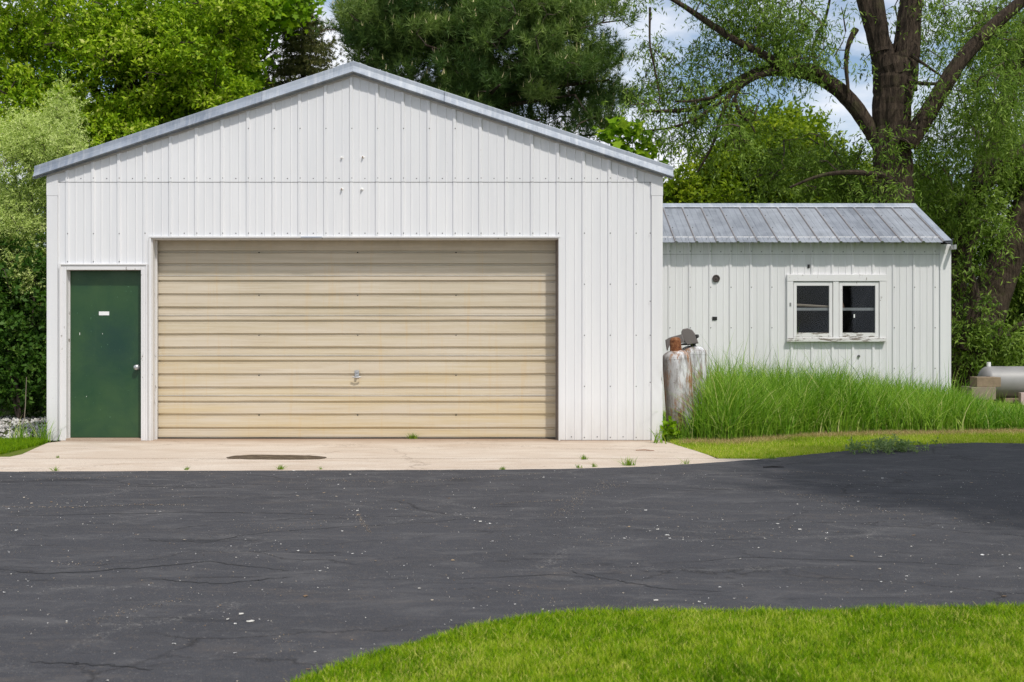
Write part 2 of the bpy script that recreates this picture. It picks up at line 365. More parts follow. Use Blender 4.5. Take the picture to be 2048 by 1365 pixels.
L_SPRUCE = leafmat('spruce_needle', [(.075, .10, .034), (.17, .18, .06), (.32, .25, .10)], .2, .5, .15)
L_TALL = leafmat('tall_grass_blade', [(.045, .130, .006), (.130, .285, .015), (.34, .51, .06), (.66, .62, .28)], .33, .45, .25)
L_LAWN = leafmat('lawn_blade', [(.075, .140, .006), (.175, .335, .006), (.38, .50, .014), (.80, .68, .24)], .42, .5, .12)
L_STRAW = leafmat('straw_blade', [(.34, .21, .10), (.60, .43, .24), (.24, .28, .06)], .2, .7, .2)
L_WEED = leafmat('weed_leaf', [(.10, .20, .02), (.20, .33, .03), (.34, .44, .05)], .4, .5, .15)
L_THISTLE = leafmat('grey_green_weed_leaf', [(.14, .22, .08), (.25, .34, .14), (.36, .44, .20)], .35, .5, .15)
m = M_('willow_bark')
nv = m.noise(1, 7, .7, m.mp((20, 20, 3.2)), .6)
c = m.mix(m.ramp(nv, [(.35, 0.0), (.65, 1.0)]), (.018, .013, .010), (.090, .066, .046))
c = m.mix(m.ramp(m.noise(3, 5, .6), [(.55, 0.0), (.75, .5)]), c, (.09, .10, .035))
BARK = m.done(m.pr(c, .95, 0, .15, m.bump(nv, 1.0, .05)))
TWIG = simple('twig_bark', (.075, .055, .038), .9, 0, .4, 9)
m = M_('gravel_stone')
oi = m.n('ShaderNodeAttribute', attribute_name='tint').outputs['Fac']
GRAVEL = m.done(m.pr(m.ramp(oi, [(0, (.22, .20, .18)), (.5, (.42, .40, .37)), (1, (.62, .60, .56))]), .85, 0, .3))
PETAL = leafmat('petal_and_chip', [(.16, .09, .045), (.36, .26, .15), (.60, .57, .50), (.80, .79, .77)], .1, .7, .2, (1, 1, 1))

# ------------------------------------------------------------------ ground, drive, apron
g = MB(); g.prism([(-900, -300), (900, -300), (900, 1500), (-900, 1500)], -.6, -.035)
tag(g.build('ground', GROUNDM), kind='structure')
back = [(-2200, 947), (-900, 946), (-300, 946), (0, 945), (300, 943.5), (600, 942.5), (850, 941.5), (1000, 941), (1150, 939), (1280, 935), (1400, 928.5), (1500, 921.5), (1600, 912),
        (1700, 902), (1800, 893.5), (1880, 888.5), (1960, 886.5), (2048, 888), (2200, 892), (2500, 905)]
bp = [G(a, b) for a, b in back]
edge_pts = []
for i in range(len(bp) - 1):
    for k in range(9):
        p = bp[i].lerp(bp[i + 1], k / 9); edge_pts.append((p.x, p.y + rnd.uniform(-.012, .012)))
edge_pts.append((bp[-1].x, bp[-1].y))
poly = edge_pts + [(16, -3.2), (30, -4.0), (30, -60), (-60, -60), (-60, edge_pts[0][1])]
g = MB(); g.prism(poly[::-1], -.05, .006); drive = tag(g.build('driveway', ASPHALT), kind='structure')
CRACKD = simple('crack_sealer', (.026, .026, .029), .8)
def crack(pts, w, mat, sub=10):
    P0 = [G(a, c_, .0) for a, c_ in pts]; q = []; n_ = len(P0); off = [0, 0]
    for i in range(n_ - 1):
        for k in range(sub):
            off = [o * .80 + rnd.gauss(0, .012) for o in off]; p = P0[i].lerp(P0[i + 1], k / sub); q.append((p.x + off[0], p.y + off[1]))
    L_, R_ = [], []
    for i in range(len(q)):
        a, c_ = q[max(i - 1, 0)], q[min(i + 1, len(q) - 1)]; dx, dy = c_[0] - a[0], c_[1] - a[1]; l_ = math.hypot(dx, dy) + 1e-6
        t = i / (len(q) - 1); ww = w * .5 * (math.sin(math.pi * min(1, max(.03, t))) ** .5) * rnd.uniform(.4, 1.3)
        L_.append((q[i][0] - dy / l_ * ww, q[i][1] + dx / l_ * ww, .0085)); R_.append((q[i][0] + dy / l_ * ww, q[i][1] - dx / l_ * ww, .0085))
    b = MB(); m_ = len(q); b.add(L_ + R_, [(i, m_ + i, m_ + i + 1, i + 1) for i in range(m_ - 1)]); b.build('crack', mat, drive)
for w, pts in ((.014, [(0, 1033), (150, 1032), (330, 1026), (470, 1026), (640, 1031), (800, 1035)]), (.012, [(0, 972), (200, 973), (420, 977), (620, 978), (900, 972)]),
               (.022, [(0, 1146), (90, 1147), (200, 1143), (300, 1138), (420, 1128), (520, 1137), (600, 1147)]), 
               (.016, [(280, 1160), (360, 1165), (440, 1167), (520, 1164), (600, 1156)]), (.011, [(270, 1080), (310, 1085), (400, 1089), (520, 1069), (680, 1056), (860, 1048), (1010, 1030)]),
               (.020, [(60, 1326), (140, 1334), (230, 1338), (330, 1344)]), (.009, [(340, 1062), (420, 1053)]), (.012, [(1130, 1141), (1180, 1157), (1260, 1170), (1340, 1180), (1500, 1188)]),
               (.010, [(1300, 1130), (1480, 1116), (1640, 1120), (1850, 1130), (2048, 1138)]), (.008, [(1150, 962), (1250, 976), (1400, 985), (1520, 992)]), (.009, [(900, 1160), (1100, 1150), (1220, 1160)])):
    crack(pts, w * .95, CRACKD)
# concrete apron: two slabs, the front one runs under the asphalt edge
ap = empty('concrete_apron', (-2, -1.5, 0), None, None); ap['kind'] = 'structure'
JY = G(0, 917).y
left = [G(122, 883), G(96, 886), G(70, 897), G(44, 909), G(20, 914), G(-300, 917)]
s1 = [(X(122), .3)] + [(p.x, max(p.y, JY)) for p in left] + [(G(1436, 917).x, JY)] + [(G(1415, 910).x, G(1415, 910).y), (G(1385, 900).x, G(1385, 900).y), (G(1325, 884).x + .03, -.12), (X(1325), .0), (X(1325), .3)]
s1 = [(-5.6, .3)] + [(p.x, p.y) for p in left[:-1]] + [(G(-300, 916).x, JY + .03), (G(-300, 916).x, JY)] + [(G(1432, 917).x, JY)] + s1[-5:]
g = MB(); g.prism(s1, -.12, 0.0); g.build('slab', CONCRETE, ap)
s2 = [(G(-300, 916).x, JY - .012), (G(-300, 916).x, -3.9), (G(1300, 940).x, -3.6), (G(1420, 930).x, -3.1), (G(1545, 921).x, -2.45), (G(1545, 918).x, JY - .05), (G(1450, 916).x, JY - .012)]
g = MB(); g.prism(s2, -.12, -.003); g.build('slab', CONCRETE, ap)
# mud stain in the worn hollow of the slab
pts = []
for k in range(40):
    a = 2 * math.pi * k / 40
    pts.append(G(553 + 98 * math.cos(a) * (1 + .08 * math.sin(3 * a)), 915 + 5.0 * math.sin(a) * (1 + .2 * math.sin(2 * a + 1)) + rnd.uniform(-.35, .35)))
g = MB(); g.prism([(p.x, p.y) for p in pts][::-1], -.01, .0035)
tag(g.build('puddle', MUD), 'brown muddy damp patch lying on the concrete apron before the overhead door', 'puddle')
# foreground lawn
lf = [(560, 1392), (590, 1365), (640, 1345), (700, 1325), (770, 1303), (850, 1280), (930, 1258), (1000, 1243), (1080, 1230), (1150, 1224), (1280, 1221), (1400, 1222), (1550, 1223), (1700, 1222), (1850, 1217), (2048, 1212), (2300, 1208), (2900, 1200)]
lp = [G(a, b + 9) for a, b in lf]; lawn_edge = [(p.x, p.y) for p in lp]
lpoly = [(-1.45, -11.2), (-1.6, -30)] + [(20, -30), (20, lawn_edge[-1][1])]
g = MB(); g.prism(([lpoly[1], lpoly[2], lpoly[3]] + lawn_edge[::-1] + [lpoly[0]]), -.05, .012)
tag(g.build('lawn', LAWNM), kind='structure')
# strip of ground beside the drive on the right, and at the left corner
rs_ = [(G(1340, 893).x, -.16), (G(1415, 909).x, G(1415, 909).y), (G(1440, 917).x, JY + .0), (G(1545, 919).x, JY - .03)] + [(p[0], p[1] - .04) for p in edge_pts if p[0] > G(1545, 919).x] + [(30, -2.5), (30, 14), (1.9, 14), (1.9, -.05)]
g = MB(); g.prism(rs_, -.05, -.006); tag(g.build('verge', soil('verge_soil', (.12, .16, .018), (.19, .20, .035), (.30, .23, .10))), kind='structure')

# ------------------------------------------------------------------ blades
def inside(poly, x, y):
    r = np.zeros(len(x), bool); n = len(poly); j = n - 1
    for i in range(n):
        xi, yi = poly[i]; xj, yj = poly[j]
        cnd = ((yi > y) != (yj > y)) & (x < (xj - xi) * (y - yi) / (yj - yi + 1e-12) + xi); r ^= cnd; j = i
    return r
def vnoise(x, y, sc, seed=0):
    r = np.random.default_rng(seed); Gd = r.random((64, 64)); u = x * sc + 100; v = y * sc + 100
    iu = np.floor(u).astype(int); iv = np.floor(v).astype(int); fu = u - iu; fv = v - iv; fu = fu * fu * (3 - 2 * fu); fv = fv * fv * (3 - 2 * fv)
    g_ = lambda a, b: Gd[a % 64, b % 64]
    return (g_(iu, iv) * (1 - fu) + g_(iu + 1, iv) * fu) * (1 - fv) + (g_(iu, iv + 1) * (1 - fu) + g_(iu + 1, iv + 1) * fu) * fv
def blades(name, x, y, h, w, mat, z0, seg=3, bend=.5, tint=None, parent=None, lean=0.25):
    n = len(x); az = R.random(n) * 2 * np.pi; fa = R.random(n) * 2 * np.pi
    bd = bend * (0.3 + R.random(n)); ln = lean * R.standard_normal(n)
    dx, dy = np.cos(az), np.sin(az); wx, wy = np.cos(fa), np.sin(fa)
    V = []
    for i in range(seg + 1):
        t = i / seg; off = h * (ln * t + bd * t * t * .8); zz = z0 + h * t * (1 - .35 * bd * t)
        ww = w * (1 - t) ** .7 * .5 if i < seg else 0 * w
        cx, cy = x + dx * off, y + dy * off
        V.append(np.stack([cx - wx * ww, cy - wy * ww, zz], 1)); V.append(np.stack([cx + wx * ww, cy + wy * ww, zz], 1))
    V = np.stack(V, 1)                                    # n, 2(seg+1), 3
    k = 2 * (seg + 1); base = (np.arange(n) * k)[:, None, None]
    q = np.array([[2 * i, 2 * i + 1, 2 * i + 3, 2 * i + 2] for i in range(seg)])[None]
    F_ = (base + q).reshape(-1, 4)
    t_ = np.repeat(tint if tint is not None else R.random(n), k)
    return npgrid(name, V.reshape(-1, 3), F_, mat, parent, t_)
# lawn in the foreground
N = 330000
x = R.uniform(-2.0, 3.2, N); y = R.uniform(-10.75, -8.9, N)
full = [lpoly[1], lpoly[2], lpoly[3]] + lawn_edge[::-1] + [lpoly[0]]
wob = .03 * (vnoise(x, y, 9, 2) - .5)
k = inside(full, x + wob, y + wob); x, y = x[k], y[k]
k = np.abs(x) < (y + 15) * .44 + .15; x, y = x[k], y[k]
if len(x) > 150000: x, y = x[:150000], y[:150000]
tn = np.clip(.30 * vnoise(x, y, 2.2, 3) + .45 * vnoise(x, y, 22, 5) + .50 * R.random(len(x)) - .16, 0, .78); dead = R.random(len(x)) < .08 + .09 * (vnoise(x, y, 5, 44) > .66); tn[dead] = R.uniform(.82, 1, dead.sum()); red = R.random(len(x)) < .10; tn[red] = 0.0
tag(blades('grass', x, y, R.uniform(.020, .052, len(x)) * (.75 + .5 * vnoise(x, y, 6, 8)), R.uniform(.0032, .0058, len(x)), L_LAWN, .010, 2, .6, tn, lean=.35), 'short bright green mown lawn along the near edge of the drive', 'grass', kind='stuff')
def tall_edge(x, y):     # front line of the uncut grass, farther back towards the right
    return np.interp(x, [1.8, 2.6, 3.2, 3.6, 4.3, 6.6, 9], [-.22, -.34, .10, .42, .75, 1.15, 1.3])
# short grass of the verge on the right
rsarr = rs_
def fill(n, x0, x1, y0, y1, poly):
    x = R.uniform(x0, x1, n); y = R.uniform(y0, y1, n); k = inside(poly, x, y); return x[k], y[k]
x, y = fill(230000, 1.9, 8.5, -2.5, 1.7, rsarr)
k = y < tall_edge(x, y) + .1 + .2 * vnoise(x, y, 2, 4); x, y = x[k], y[k]
tn = np.clip(.35 * vnoise(x, y, 1.5, 6) + .55 * R.random(len(x)) + .1, 0, .8); dead = R.random(len(x)) < .22; tn[dead] = R.uniform(.8, 1, dead.sum())
tag(blades('verge_grass', x, y, R.uniform(.02, .06, len(x)), R.uniform(.004, .008, len(x)), L_LAWN, -.008, 1, .5, tn, lean=.4), 'short yellow green grass strip between the drive and the tall grass', 'grass', kind='stuff')
# straw litter at the foot of the tall grass
x = R.uniform(1.85, 9, 30000); y = R.normal(-.02, .17, 30000) + tall_edge(x, 0)
k = inside(rsarr, x, y) & (vnoise(x, y, 1.7, 12) > .36); x, y = x[k], y[k]
tag(blades('straw', x, y, R.uniform(.03, .10, len(x)), R.uniform(.004, .008, len(x)), L_STRAW, -.008, 1, .9, None, lean=.9), 'dry tan straw lying at the foot of the tall grass', 'straw', kind='stuff')
# tall grass in front of the shed
N = 78000
x = R.uniform(1.86, 11, N); y = -.45 + 4.5 * R.random(N) ** 1.2
k = (vnoise(x, y, 1.1, 21) > .12) & (y > tall_edge(x, y) + .22 * vnoise(x, y, 4, 3)); x, y = x[k], y[k]
k = ~((x > 6.95) & (y > 3.2) & (R.random(len(x)) < .2)); x, y = x[k], y[k]
gpx = 1024 + x * F / (y + DIST)
tp = np.interp(gpx, [1325, 1345, 1380, 1400, 1440, 1500, 1600, 1700, 1800, 1890, 1950, 2048, 2300], [862, 850, 815, 765, 745, 738, 742, 752, 762, 776, 790, 808, 815])
hh = np.clip(CZ - (tp - HY) * (y + DIST) / F, .12, 1.0) * (.90 + .34 * vnoise(x, y, 3.5, 33)) * (.55 + .72 * R.random(len(x)) ** 1.3)
hh *= np.clip(.66 + (y - tall_edge(x, y)) * .7, .5, 1.0); cl = vnoise(x, y, 1.6, 61); hh *= .88 + .26 * cl
spk_ = R.random(len(x)) < .04; hh[spk_] *= 1.34; sp2 = R.random(len(x)) < .008; hh[sp2] *= 1.2
tn = np.clip(.34 * vnoise(x, y, 1.4, 9) + .25 * vnoise(x, y, 5, 19) + .36 * R.random(len(x)) - .06, 0, .74); dead = R.random(len(x)) < .07; tn[dead] = R.uniform(.8, 1, dead.sum())
tag(blades('tall_grass', x, y, hh, R.uniform(.008, .019, len(x)), L_TALL, -.01, 4, .60, tn, lean=.12), 'dense tall uncut grass growing in front of the white shed', 'tall grass', kind='stuff')
n2 = 12000; k2 = R.choice(len(x), n2, replace=False); x2, y2 = x[k2], y[k2]; h2 = np.clip(hh[k2] * R.uniform(.55, .95, n2), .15, 1)
tag(blades('tall_grass', x2, y2, h2, R.uniform(.014, .026, n2), L_TALL, -.01, 5, 1.35, R.uniform(.45, .84, n2), lean=.12), 'broad pale bent blades among the tall grass before the white shed', 'tall grass', kind='stuff')
# grass beyond, around the horizontal tank
x = R.uniform(6.9, 16, 16000); y = R.uniform(4, 12, 16000)
k = ~((x > 8.3) & (y > 6.4) & (y < 8.6)); x, y = x[k], y[k]
tag(blades('rough_grass', x, y, R.uniform(.10, .24, len(x)), R.uniform(.008, .016, len(x)), L_TALL, -.03, 3, .6, R.uniform(.1, .7, len(x)), lean=.25), 'rough grass growing around the silver tank', 'grass', kind='stuff')
# small grass corner on the left with the gravel behind it
lcor = [(-5.66, -.10)] + [(p.x - .01, p.y) for p in left[1:-1]] + [(G(-300, 915).x, JY + .05), (-14, .25), (-5.66, .25)]
g = MB(); g.prism(lcor, -.05, -.004); tag(g.build('lawn_corner', LAWNM), kind='structure')
x, y = fill(170000, -9, -5.5, -2.2, .3, lcor)
k = y < -.12 + .1 * vnoise(x, y, 4, 2); x, y = x[k], y[k]
tag(blades('corner_grass', x, y, R.uniform(.03, .085, len(x)), R.uniform(.004, .009, len(x)), L_LAWN, -.006, 2, .6, R.uniform(0, .6, len(x)), lean=.35), 'short green grass patch left of the concrete apron', 'grass', kind='stuff')
n = 3200; gx = R.uniform(-9.5, -5.7, n); gy = R.uniform(-.1, 4.2, n)
ic = np.array([(0, 0, 1), (.9, 0, .15), (.2, .85, .1), (-.75, .5, .0), (-.6, -.6, .1), (.3, -.85, 0), (0, 0, -.6)]); icf = np.array([(0, 1, 2), (0, 2, 3), (0, 3, 4), (0, 4, 5), (0, 5, 1), (6, 2, 1), (6, 3, 2), (6, 4, 3), (6, 5, 4), (6, 1, 5)])
an = R.random(n) * 6.28; ss = R.uniform(.016, .042, n)
V = ic[None] * (1 + .25 * R.standard_normal((n, 7, 3))) * ss[:, None, None]; V[:, :, 2] *= .7
V = np.stack([V[:, :, 0] * np.cos(an)[:, None] - V[:, :, 1] * np.sin(an)[:, None] + gx[:, None], V[:, :, 0] * np.sin(an)[:, None] + V[:, :, 1] * np.cos(an)[:, None] + gy[:, None], V[:, :, 2] - .012], 2)
Fg = (np.arange(n) * 7)[:, None, None] + icf[None]
tag(npgrid('gravel', V.reshape(-1, 3), Fg.reshape(-1, 3), GRAVEL, None, np.repeat(R.random(n), 7)), 'pale grey gravel beside the left garage corner', 'gravel', kind='stuff')

# ------------------------------------------------------------------ garage
ga = empty('garage', (-1.9, 4, 0), 'white ribbed metal garage with beige overhead door and green entry door', 'garage')
XL, XR, XP = X(95), X(1325), X(708)
ZP = Z(150); SL = (Z(150) - Z(357)) / (X(708) - X(78))
def rake(x): return ZP - SL * abs(x - XP)         # underside of the rake trim at the wall
PITCH = 51.62 / 165; R0 = X(134.7)
def sheet(name, x0, x1, zb, zt, mat, parent, r0, pitch, Yw, hgt=.019, cuts=()):
    """one ribbed sheet: zb / zt give bottom and top at x; cuts = x where the bottom jumps"""
    xs = {round(x0, 4): None, round(x1, 4): None}
    i0 = int(math.floor((x0 - r0) / pitch)) - 1; i1 = int(math.ceil((x1 - r0) / pitch)) + 1
    pr = []
    for i in range(i0, i1 + 1):
        c = r0 + i * pitch
        pr += [(c - .027, 0), (c - .014, hgt), (c + .014, hgt), (c + .027, 0)]
        for q in (.325, .665):
            cc = c + q * pitch; pr += [(cc - .009, 0), (cc - .003, .006), (cc + .003, .006), (cc + .009, 0)]
    xa = [p[0] for p in pr]; ha = [p[1] for p in pr]
    pts = sorted(set([x0, x1, XP if x0 < XP < x1 else x0] + [p for p in xa if x0 < p < x1] + [c - 1e-4 for c in cuts if x0 < c < x1] + [c + 1e-4 for c in cuts if x0 < c < x1]))
    b = MB(); vs = []; 
    for x in pts:
        y = Yw - float(np.interp(x, xa, ha)); vs.append((x, y, zb(x))); vs.append((x, y, zt(x)))
    fs = []
    for i in range(len(pts) - 1):
        if abs(pts[i + 1] - pts[i] - 2e-4) < 1e-6: continue
        fs.append((2 * i, 2 * i + 2, 2 * i + 3, 2 * i + 1))
    b.add(vs, fs)
    o = b.build(name, mat, parent); so = o.modifiers.new('thickness', 'SOLIDIFY'); so.thickness = .0012; so.offset = 1
    return o
ZS = Z(365)
OX0, OX1, OZ = X(303), X(1117), Z(476)            # overhead door opening
DX0, DX1, DZ = X(121), X(297), Z(528)             # entry door casing outline
WL, WR = X(114), X(1304)
def zbot(x):
    if DX0 < x < DX1: return DZ - .004
    if OX0 - .02 < x < OX1 + .02: return OZ + .014
    return .005
bounds = [WL] + [R0 + (i * 3 + .5 * 0) * PITCH + .030 for i in range(1, 8) if R0 + i * 3 * PITCH + .03 < WR - .2] + [WR]
for i in range(len(bounds) - 1):
    a, b = bounds[i], bounds[i + 1]
    sheet('siding_sheet', a, b, lambda x: ZS + .003, lambda x: rake(x) + .01, SIDING, ga, R0, PITCH, -.004 - .0015 * (i % 2))
    # below the lap
    segs = [(a, b)]
    sheet('siding_sheet', a, b, zbot, lambda x: ZS - .003, SIDING, ga, R0, PITCH, -.0015 * (i % 2), cuts=(DX0, DX1, OX0 - .02, OX1 + .02))
# structure behind the sheets
GD = 7.4
b = MB()
prof = lambda x: rake(x) + .02
def wallpiece(mb, x0, x1, z0, ztf, y0, y1):
    mb.add([(x0, y0, z0), (x1, y0, z0), (x1, y0, ztf(x1)), (x0, y0, ztf(x0)), (x0, y1, z0), (x1, y1, z0), (x1, y1, ztf(x1)), (x0, y1, ztf(x0))],
           [(0, 1, 2, 3), (5, 4, 7, 6), (0, 4, 5, 1), (3, 2, 6, 7), (0, 3, 7, 4), (1, 5, 6, 2)])
for (a, c, z0) in ((XL + .01, DX0 + .03, 0), (DX0 + .03, DX1 - .03, DZ - .03), (DX1 - .03, OX0 - .005, 0), (OX0 - .005, XP, OZ + .005), (XP, OX1 + .005, OZ + .005), (OX1 + .005, XR - .01, 0)):
    wallpiece(b, a, c, z0, prof, .006, .10)
b.build('wall', simple('dark_wall_backing', (.10, .09, .085), .8), ga)
b = MB(); b.box(XL + .01, XL + .07, .103, GD, 0, rake(XL) + .02); b.build('wall', SIDING, ga)
b = MB(); b.box(XR - .07, XR - .01, .103, GD, 0, rake(XR) + .02); b.build('wall', SIDING, ga)
b = MB(); wallpiece(b, XL + .01, XP, 0, prof, GD + .003, GD + .08); wallpiece(b, XP, XR - .01, 0, prof, GD + .003, GD + .08); b.build('wall', SIDING, ga)
# roof: ribbed sheets on two slopes
TX0, TX1 = X(72), X(1345)
def topz(x): return rake(x) + .150
for s, xe in ((-1, TX0), (1, TX1)):
    for j in range(8):
        y0 = -.04 + j * .945; y1 = min(y0 + .94, GD + .15)
        b = MB(); vs = []
        ys = [y0]
        for q in range(3): ys += [y0 + q * .315 + .02, y0 + q * .315 + .032, y0 + q * .315 + .06, y0 + q * .315 + .072]
        ys.append(y1); ys = [y for y in ys if y <= y1]
        for k, y in enumerate(ys):
            h_ = .018 if (k - 1) % 4 in (1, 2) and 0 < k < len(ys) - 1 else 0
            vs += [(XP, y, topz(XP) - .012 + h_), (xe, y, topz(xe) - .012 + h_)]
        b.add(vs, [(2 * k, 2 * k + 1, 2 * k + 3, 2 * k + 2) for k in range(len(ys) - 1)])
        b.build('roof_sheet', ROOFM, ga)
# rake trim in lengths
def rake_piece(x0, x1, lift=0.0):
    pf = [(0.0 + lift, .06), (0.002 + lift, -.050 - lift), (-.004 + lift, -.054 - lift), (-.050, -.058 - lift), (-.085, -.070 - lift), (-.115, -.092 - lift), (-.130, -.108 - lift), (-.136, -.104), (-.136, -.05), (-.150, -.05), (-.150, -.004)]
    xs = sorted({x0, x1} | ({XP} if x0 < XP < x1 else set())); b = MB(); m_ = len(pf)
    vs = []
    for x in xs: vs += [(x, yy, topz(x) + dz) for dz, yy in pf]
    b.add(vs, [(i * m_ + k, (i + 1) * m_ + k, (i + 1) * m_ + k + 1, i * m_ + k + 1) for i in range(len(xs) - 1) for k in range(m_ - 1)] + [tuple(range(m_)), tuple(range((len(xs) - 1) * m_, len(xs) * m_))[::-1]])
    return b.build('rake_trim', GALV, ga)
rake_piece(TX0, X(526) - .003); rake_piece(X(526), X(668)); rake_piece(X(686 - 18), X(735), .004); rake_piece(X(735), X(889) - .003); rake_piece(X(889) + .003, TX1, 0)
# thin white closure strip right under the rake trim
b = MB()
for (x0, x1) in ((XL, XP), (XP, XR)):
    b.add([(x0, -.030, rake(x0) - .022), (x1, -.030, rake(x1) - .022), (x1, -.030, rake(x1) - .002), (x0, -.030, rake(x0) - .002),
           (x0, -.004, rake(x0) - .022), (x1, -.004, rake(x1) - .022), (x1, -.004, rake(x1) - .002), (x0, -.004, rake(x0) - .002)],
          [(0, 1, 2, 3), (0, 4, 5, 1), (3, 2, 6, 7), (0, 3, 7, 4), (1, 5, 6, 2)])
b.build('closure_strip', simple('beige_closure_strip', (.46, .43, .40), .6, 0, .15, 12), ga)
# corner trims (front face grid + return), right lower one dented
def corner(x0, x1, z0, z1, side, dent=False):
    b = MB(); nx, nz_ = (6, 40) if dent else (1, 1); vs = []
    for i in range(nz_ + 1):
        for j in range(nx + 1):
            x = x0 + (x1 - x0) * j / nx; z = z0 + ((z1(x) if callable(z1) else z1) - z0) * i / nz_; y = -.026
            if dent:
                d = math.exp(-((z - .72) / .16) ** 2) * (.5 + .5 * j / nx); y += d * (.009 + .010 * math.sin(z * 29 + j * 1.1)); x += (-.010 * d * (1 + math.sin(z * 27)) if j == nx else 0)
            vs.append((x, y, z))
    fs = [(i * (nx + 1) + j, i * (nx + 1) + j + 1, (i + 1) * (nx + 1) + j + 1, (i + 1) * (nx + 1) + j) for i in range(nz_) for j in range(nx)]
    b.add(vs, fs)
    o = nx if side > 0 else 0; n0 = len(b.v)
    for i in range(nz_ + 1):
        v = b.v[i * (nx + 1) + o]; b.v.append((v[0], .14, v[2]))
        v2 = b.v[i * (nx + 1) + (nx - o)]; b.v.append((v2[0], -.001, v2[2]))
    for i in range(nz_):
        b.f.append((i * (nx + 1) + o, n0 + 2 * i, n0 + 2 * i + 2, (i + 1) * (nx + 1) + o))
        b.f.append((i * (nx + 1) + nx - o, n0 + 2 * i + 1, n0 + 2 * i + 3, (i + 1) * (nx + 1) + nx - o))
    return b.build('corner_trim', TRIMW, ga, smooth=dent)
corner(XL, X(116), .0, Z(392) - .003, -1); corner(XL - .003, X(117), Z(392), lambda x: rake(x) - .024, -1)
corner(X(1303), XR, .0, Z(392) - .003, 1, True); corner(X(1302), XR + .003, Z(392), lambda x: rake(x) - .024, 1)
# screws
def screws(pts, r, parent, mat=BOLTM):
    b = MB()
    for (x, y, z) in pts:
        ring = [(x + r * math.cos(a * math.pi / 3), y - .004, z + r * math.sin(a * math.pi / 3)) for a in range(6)]
        ring2 = [(x + 1.25 * r * math.cos(a * math.pi / 3), y, z + 1.25 * r * math.sin(a * math.pi / 3)) for a in range(6)]
        b.add(ring + ring2, [(0, 1, 2, 3, 4, 5)[::-1]] + [(k, (k + 1) % 6, 6 + (k + 1) % 6, 6 + k) for k in range(6)])
    o = b.build('screw_heads', mat, parent); o['kind'] = 'stuff'; return o
pts = []
for i in range(0, 23):
    xr = R0 + i * PITCH + .010
    if xr > WR - .02: continue
    pts.append((xr, -.022, Z(357)))
    if i < 22: pts.append((xr + PITCH / 2, -.005, Z(357.5)))
    if rake(xr) > Z(258) + .15: pts.append((xr, -.024, Z(258)))
    if DX1 - .05 < xr < OX1: pts.append((xr, -.020, Z(467)))
    elif xr < DX1:
        pts += [(xr, -.020, Z(468)), (xr, -.020, Z(524))]
    else:
        pts += [(xr, -.020, Z(q)) for q in (467, 569, 671, 773, 875)]
        if xr + PITCH < WR: pts.append((xr + PITCH / 2, -.002, Z(874)))
    if OX0 < xr < OX1 - .2: pts.append((xr + PITCH / 2, -.002, Z(467)))
for q in (392 - 25, 467, 603, 671, 765): pts.append((X(1300), -.022, Z(q)))
screws(pts, .0064, ga)
for k, (a, b_) in enumerate(((684, 316), (726, 315), (684, 379), (724, 379))):
    c = P(a, b_, 0); b = MB(); Mx = Matrix.Translation((c.x, -.006, c.z)) @ Matrix.Rotation(math.radians(90), 4, 'X')
    b.lathe([(.020, 0), (.020, .003), (.011, .004), (.011, .026), (.007, .030)], 12, Mx)
    b.build('bolt', BOLTW, ga, bevel=.001)
    if k in (1, 2): b = MB(); b.lathe([(.0085, .031), (.006, .036)], 8, Mx); b.build('bolt_tip', RUST, ga)
# trim around the overhead opening
def part(name, mat, parent, *boxes, bevel=0):
    b = MB()
    for q in boxes: b.box(*q)
    return b.build(name, mat, parent, bevel=bevel)
RD = .225                                                  # depth of the reveal
part('opening_trim', TRIMW, ga, (OX0 - .022, OX1 + .022, -.030, .002, OZ, OZ + .018))
part('opening_trim', TRIMW, ga, (OX0 - .020, OX0, -.026, .002, .0, OZ - .001))
part('opening_trim', TRIMW, ga, (OX1, OX1 + .020, -.026, .002, .0, OZ - .001))
part('trim_patch', simple('blue_grey_tape', (.42, .47, .56), .5), ga, (X(603), X(645), -.034, -.031, OZ + .001, OZ + .012))
part('jamb', JAMBW, ga, (OX0 - .004, OX0 + .012, .003, RD - .005, .0, OZ - .018))
part('jamb', JAMBW, ga, (OX0 + .013, OX0 + .030, .12, .16, .0, OZ - .019))
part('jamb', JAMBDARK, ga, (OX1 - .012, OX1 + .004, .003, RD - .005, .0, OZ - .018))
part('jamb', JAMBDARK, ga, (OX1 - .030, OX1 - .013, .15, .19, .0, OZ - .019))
part('head_jamb', JAMBW, ga, (OX0 - .004, OX1 + .004, .003, RD - .005, OZ - .017, OZ - .001))
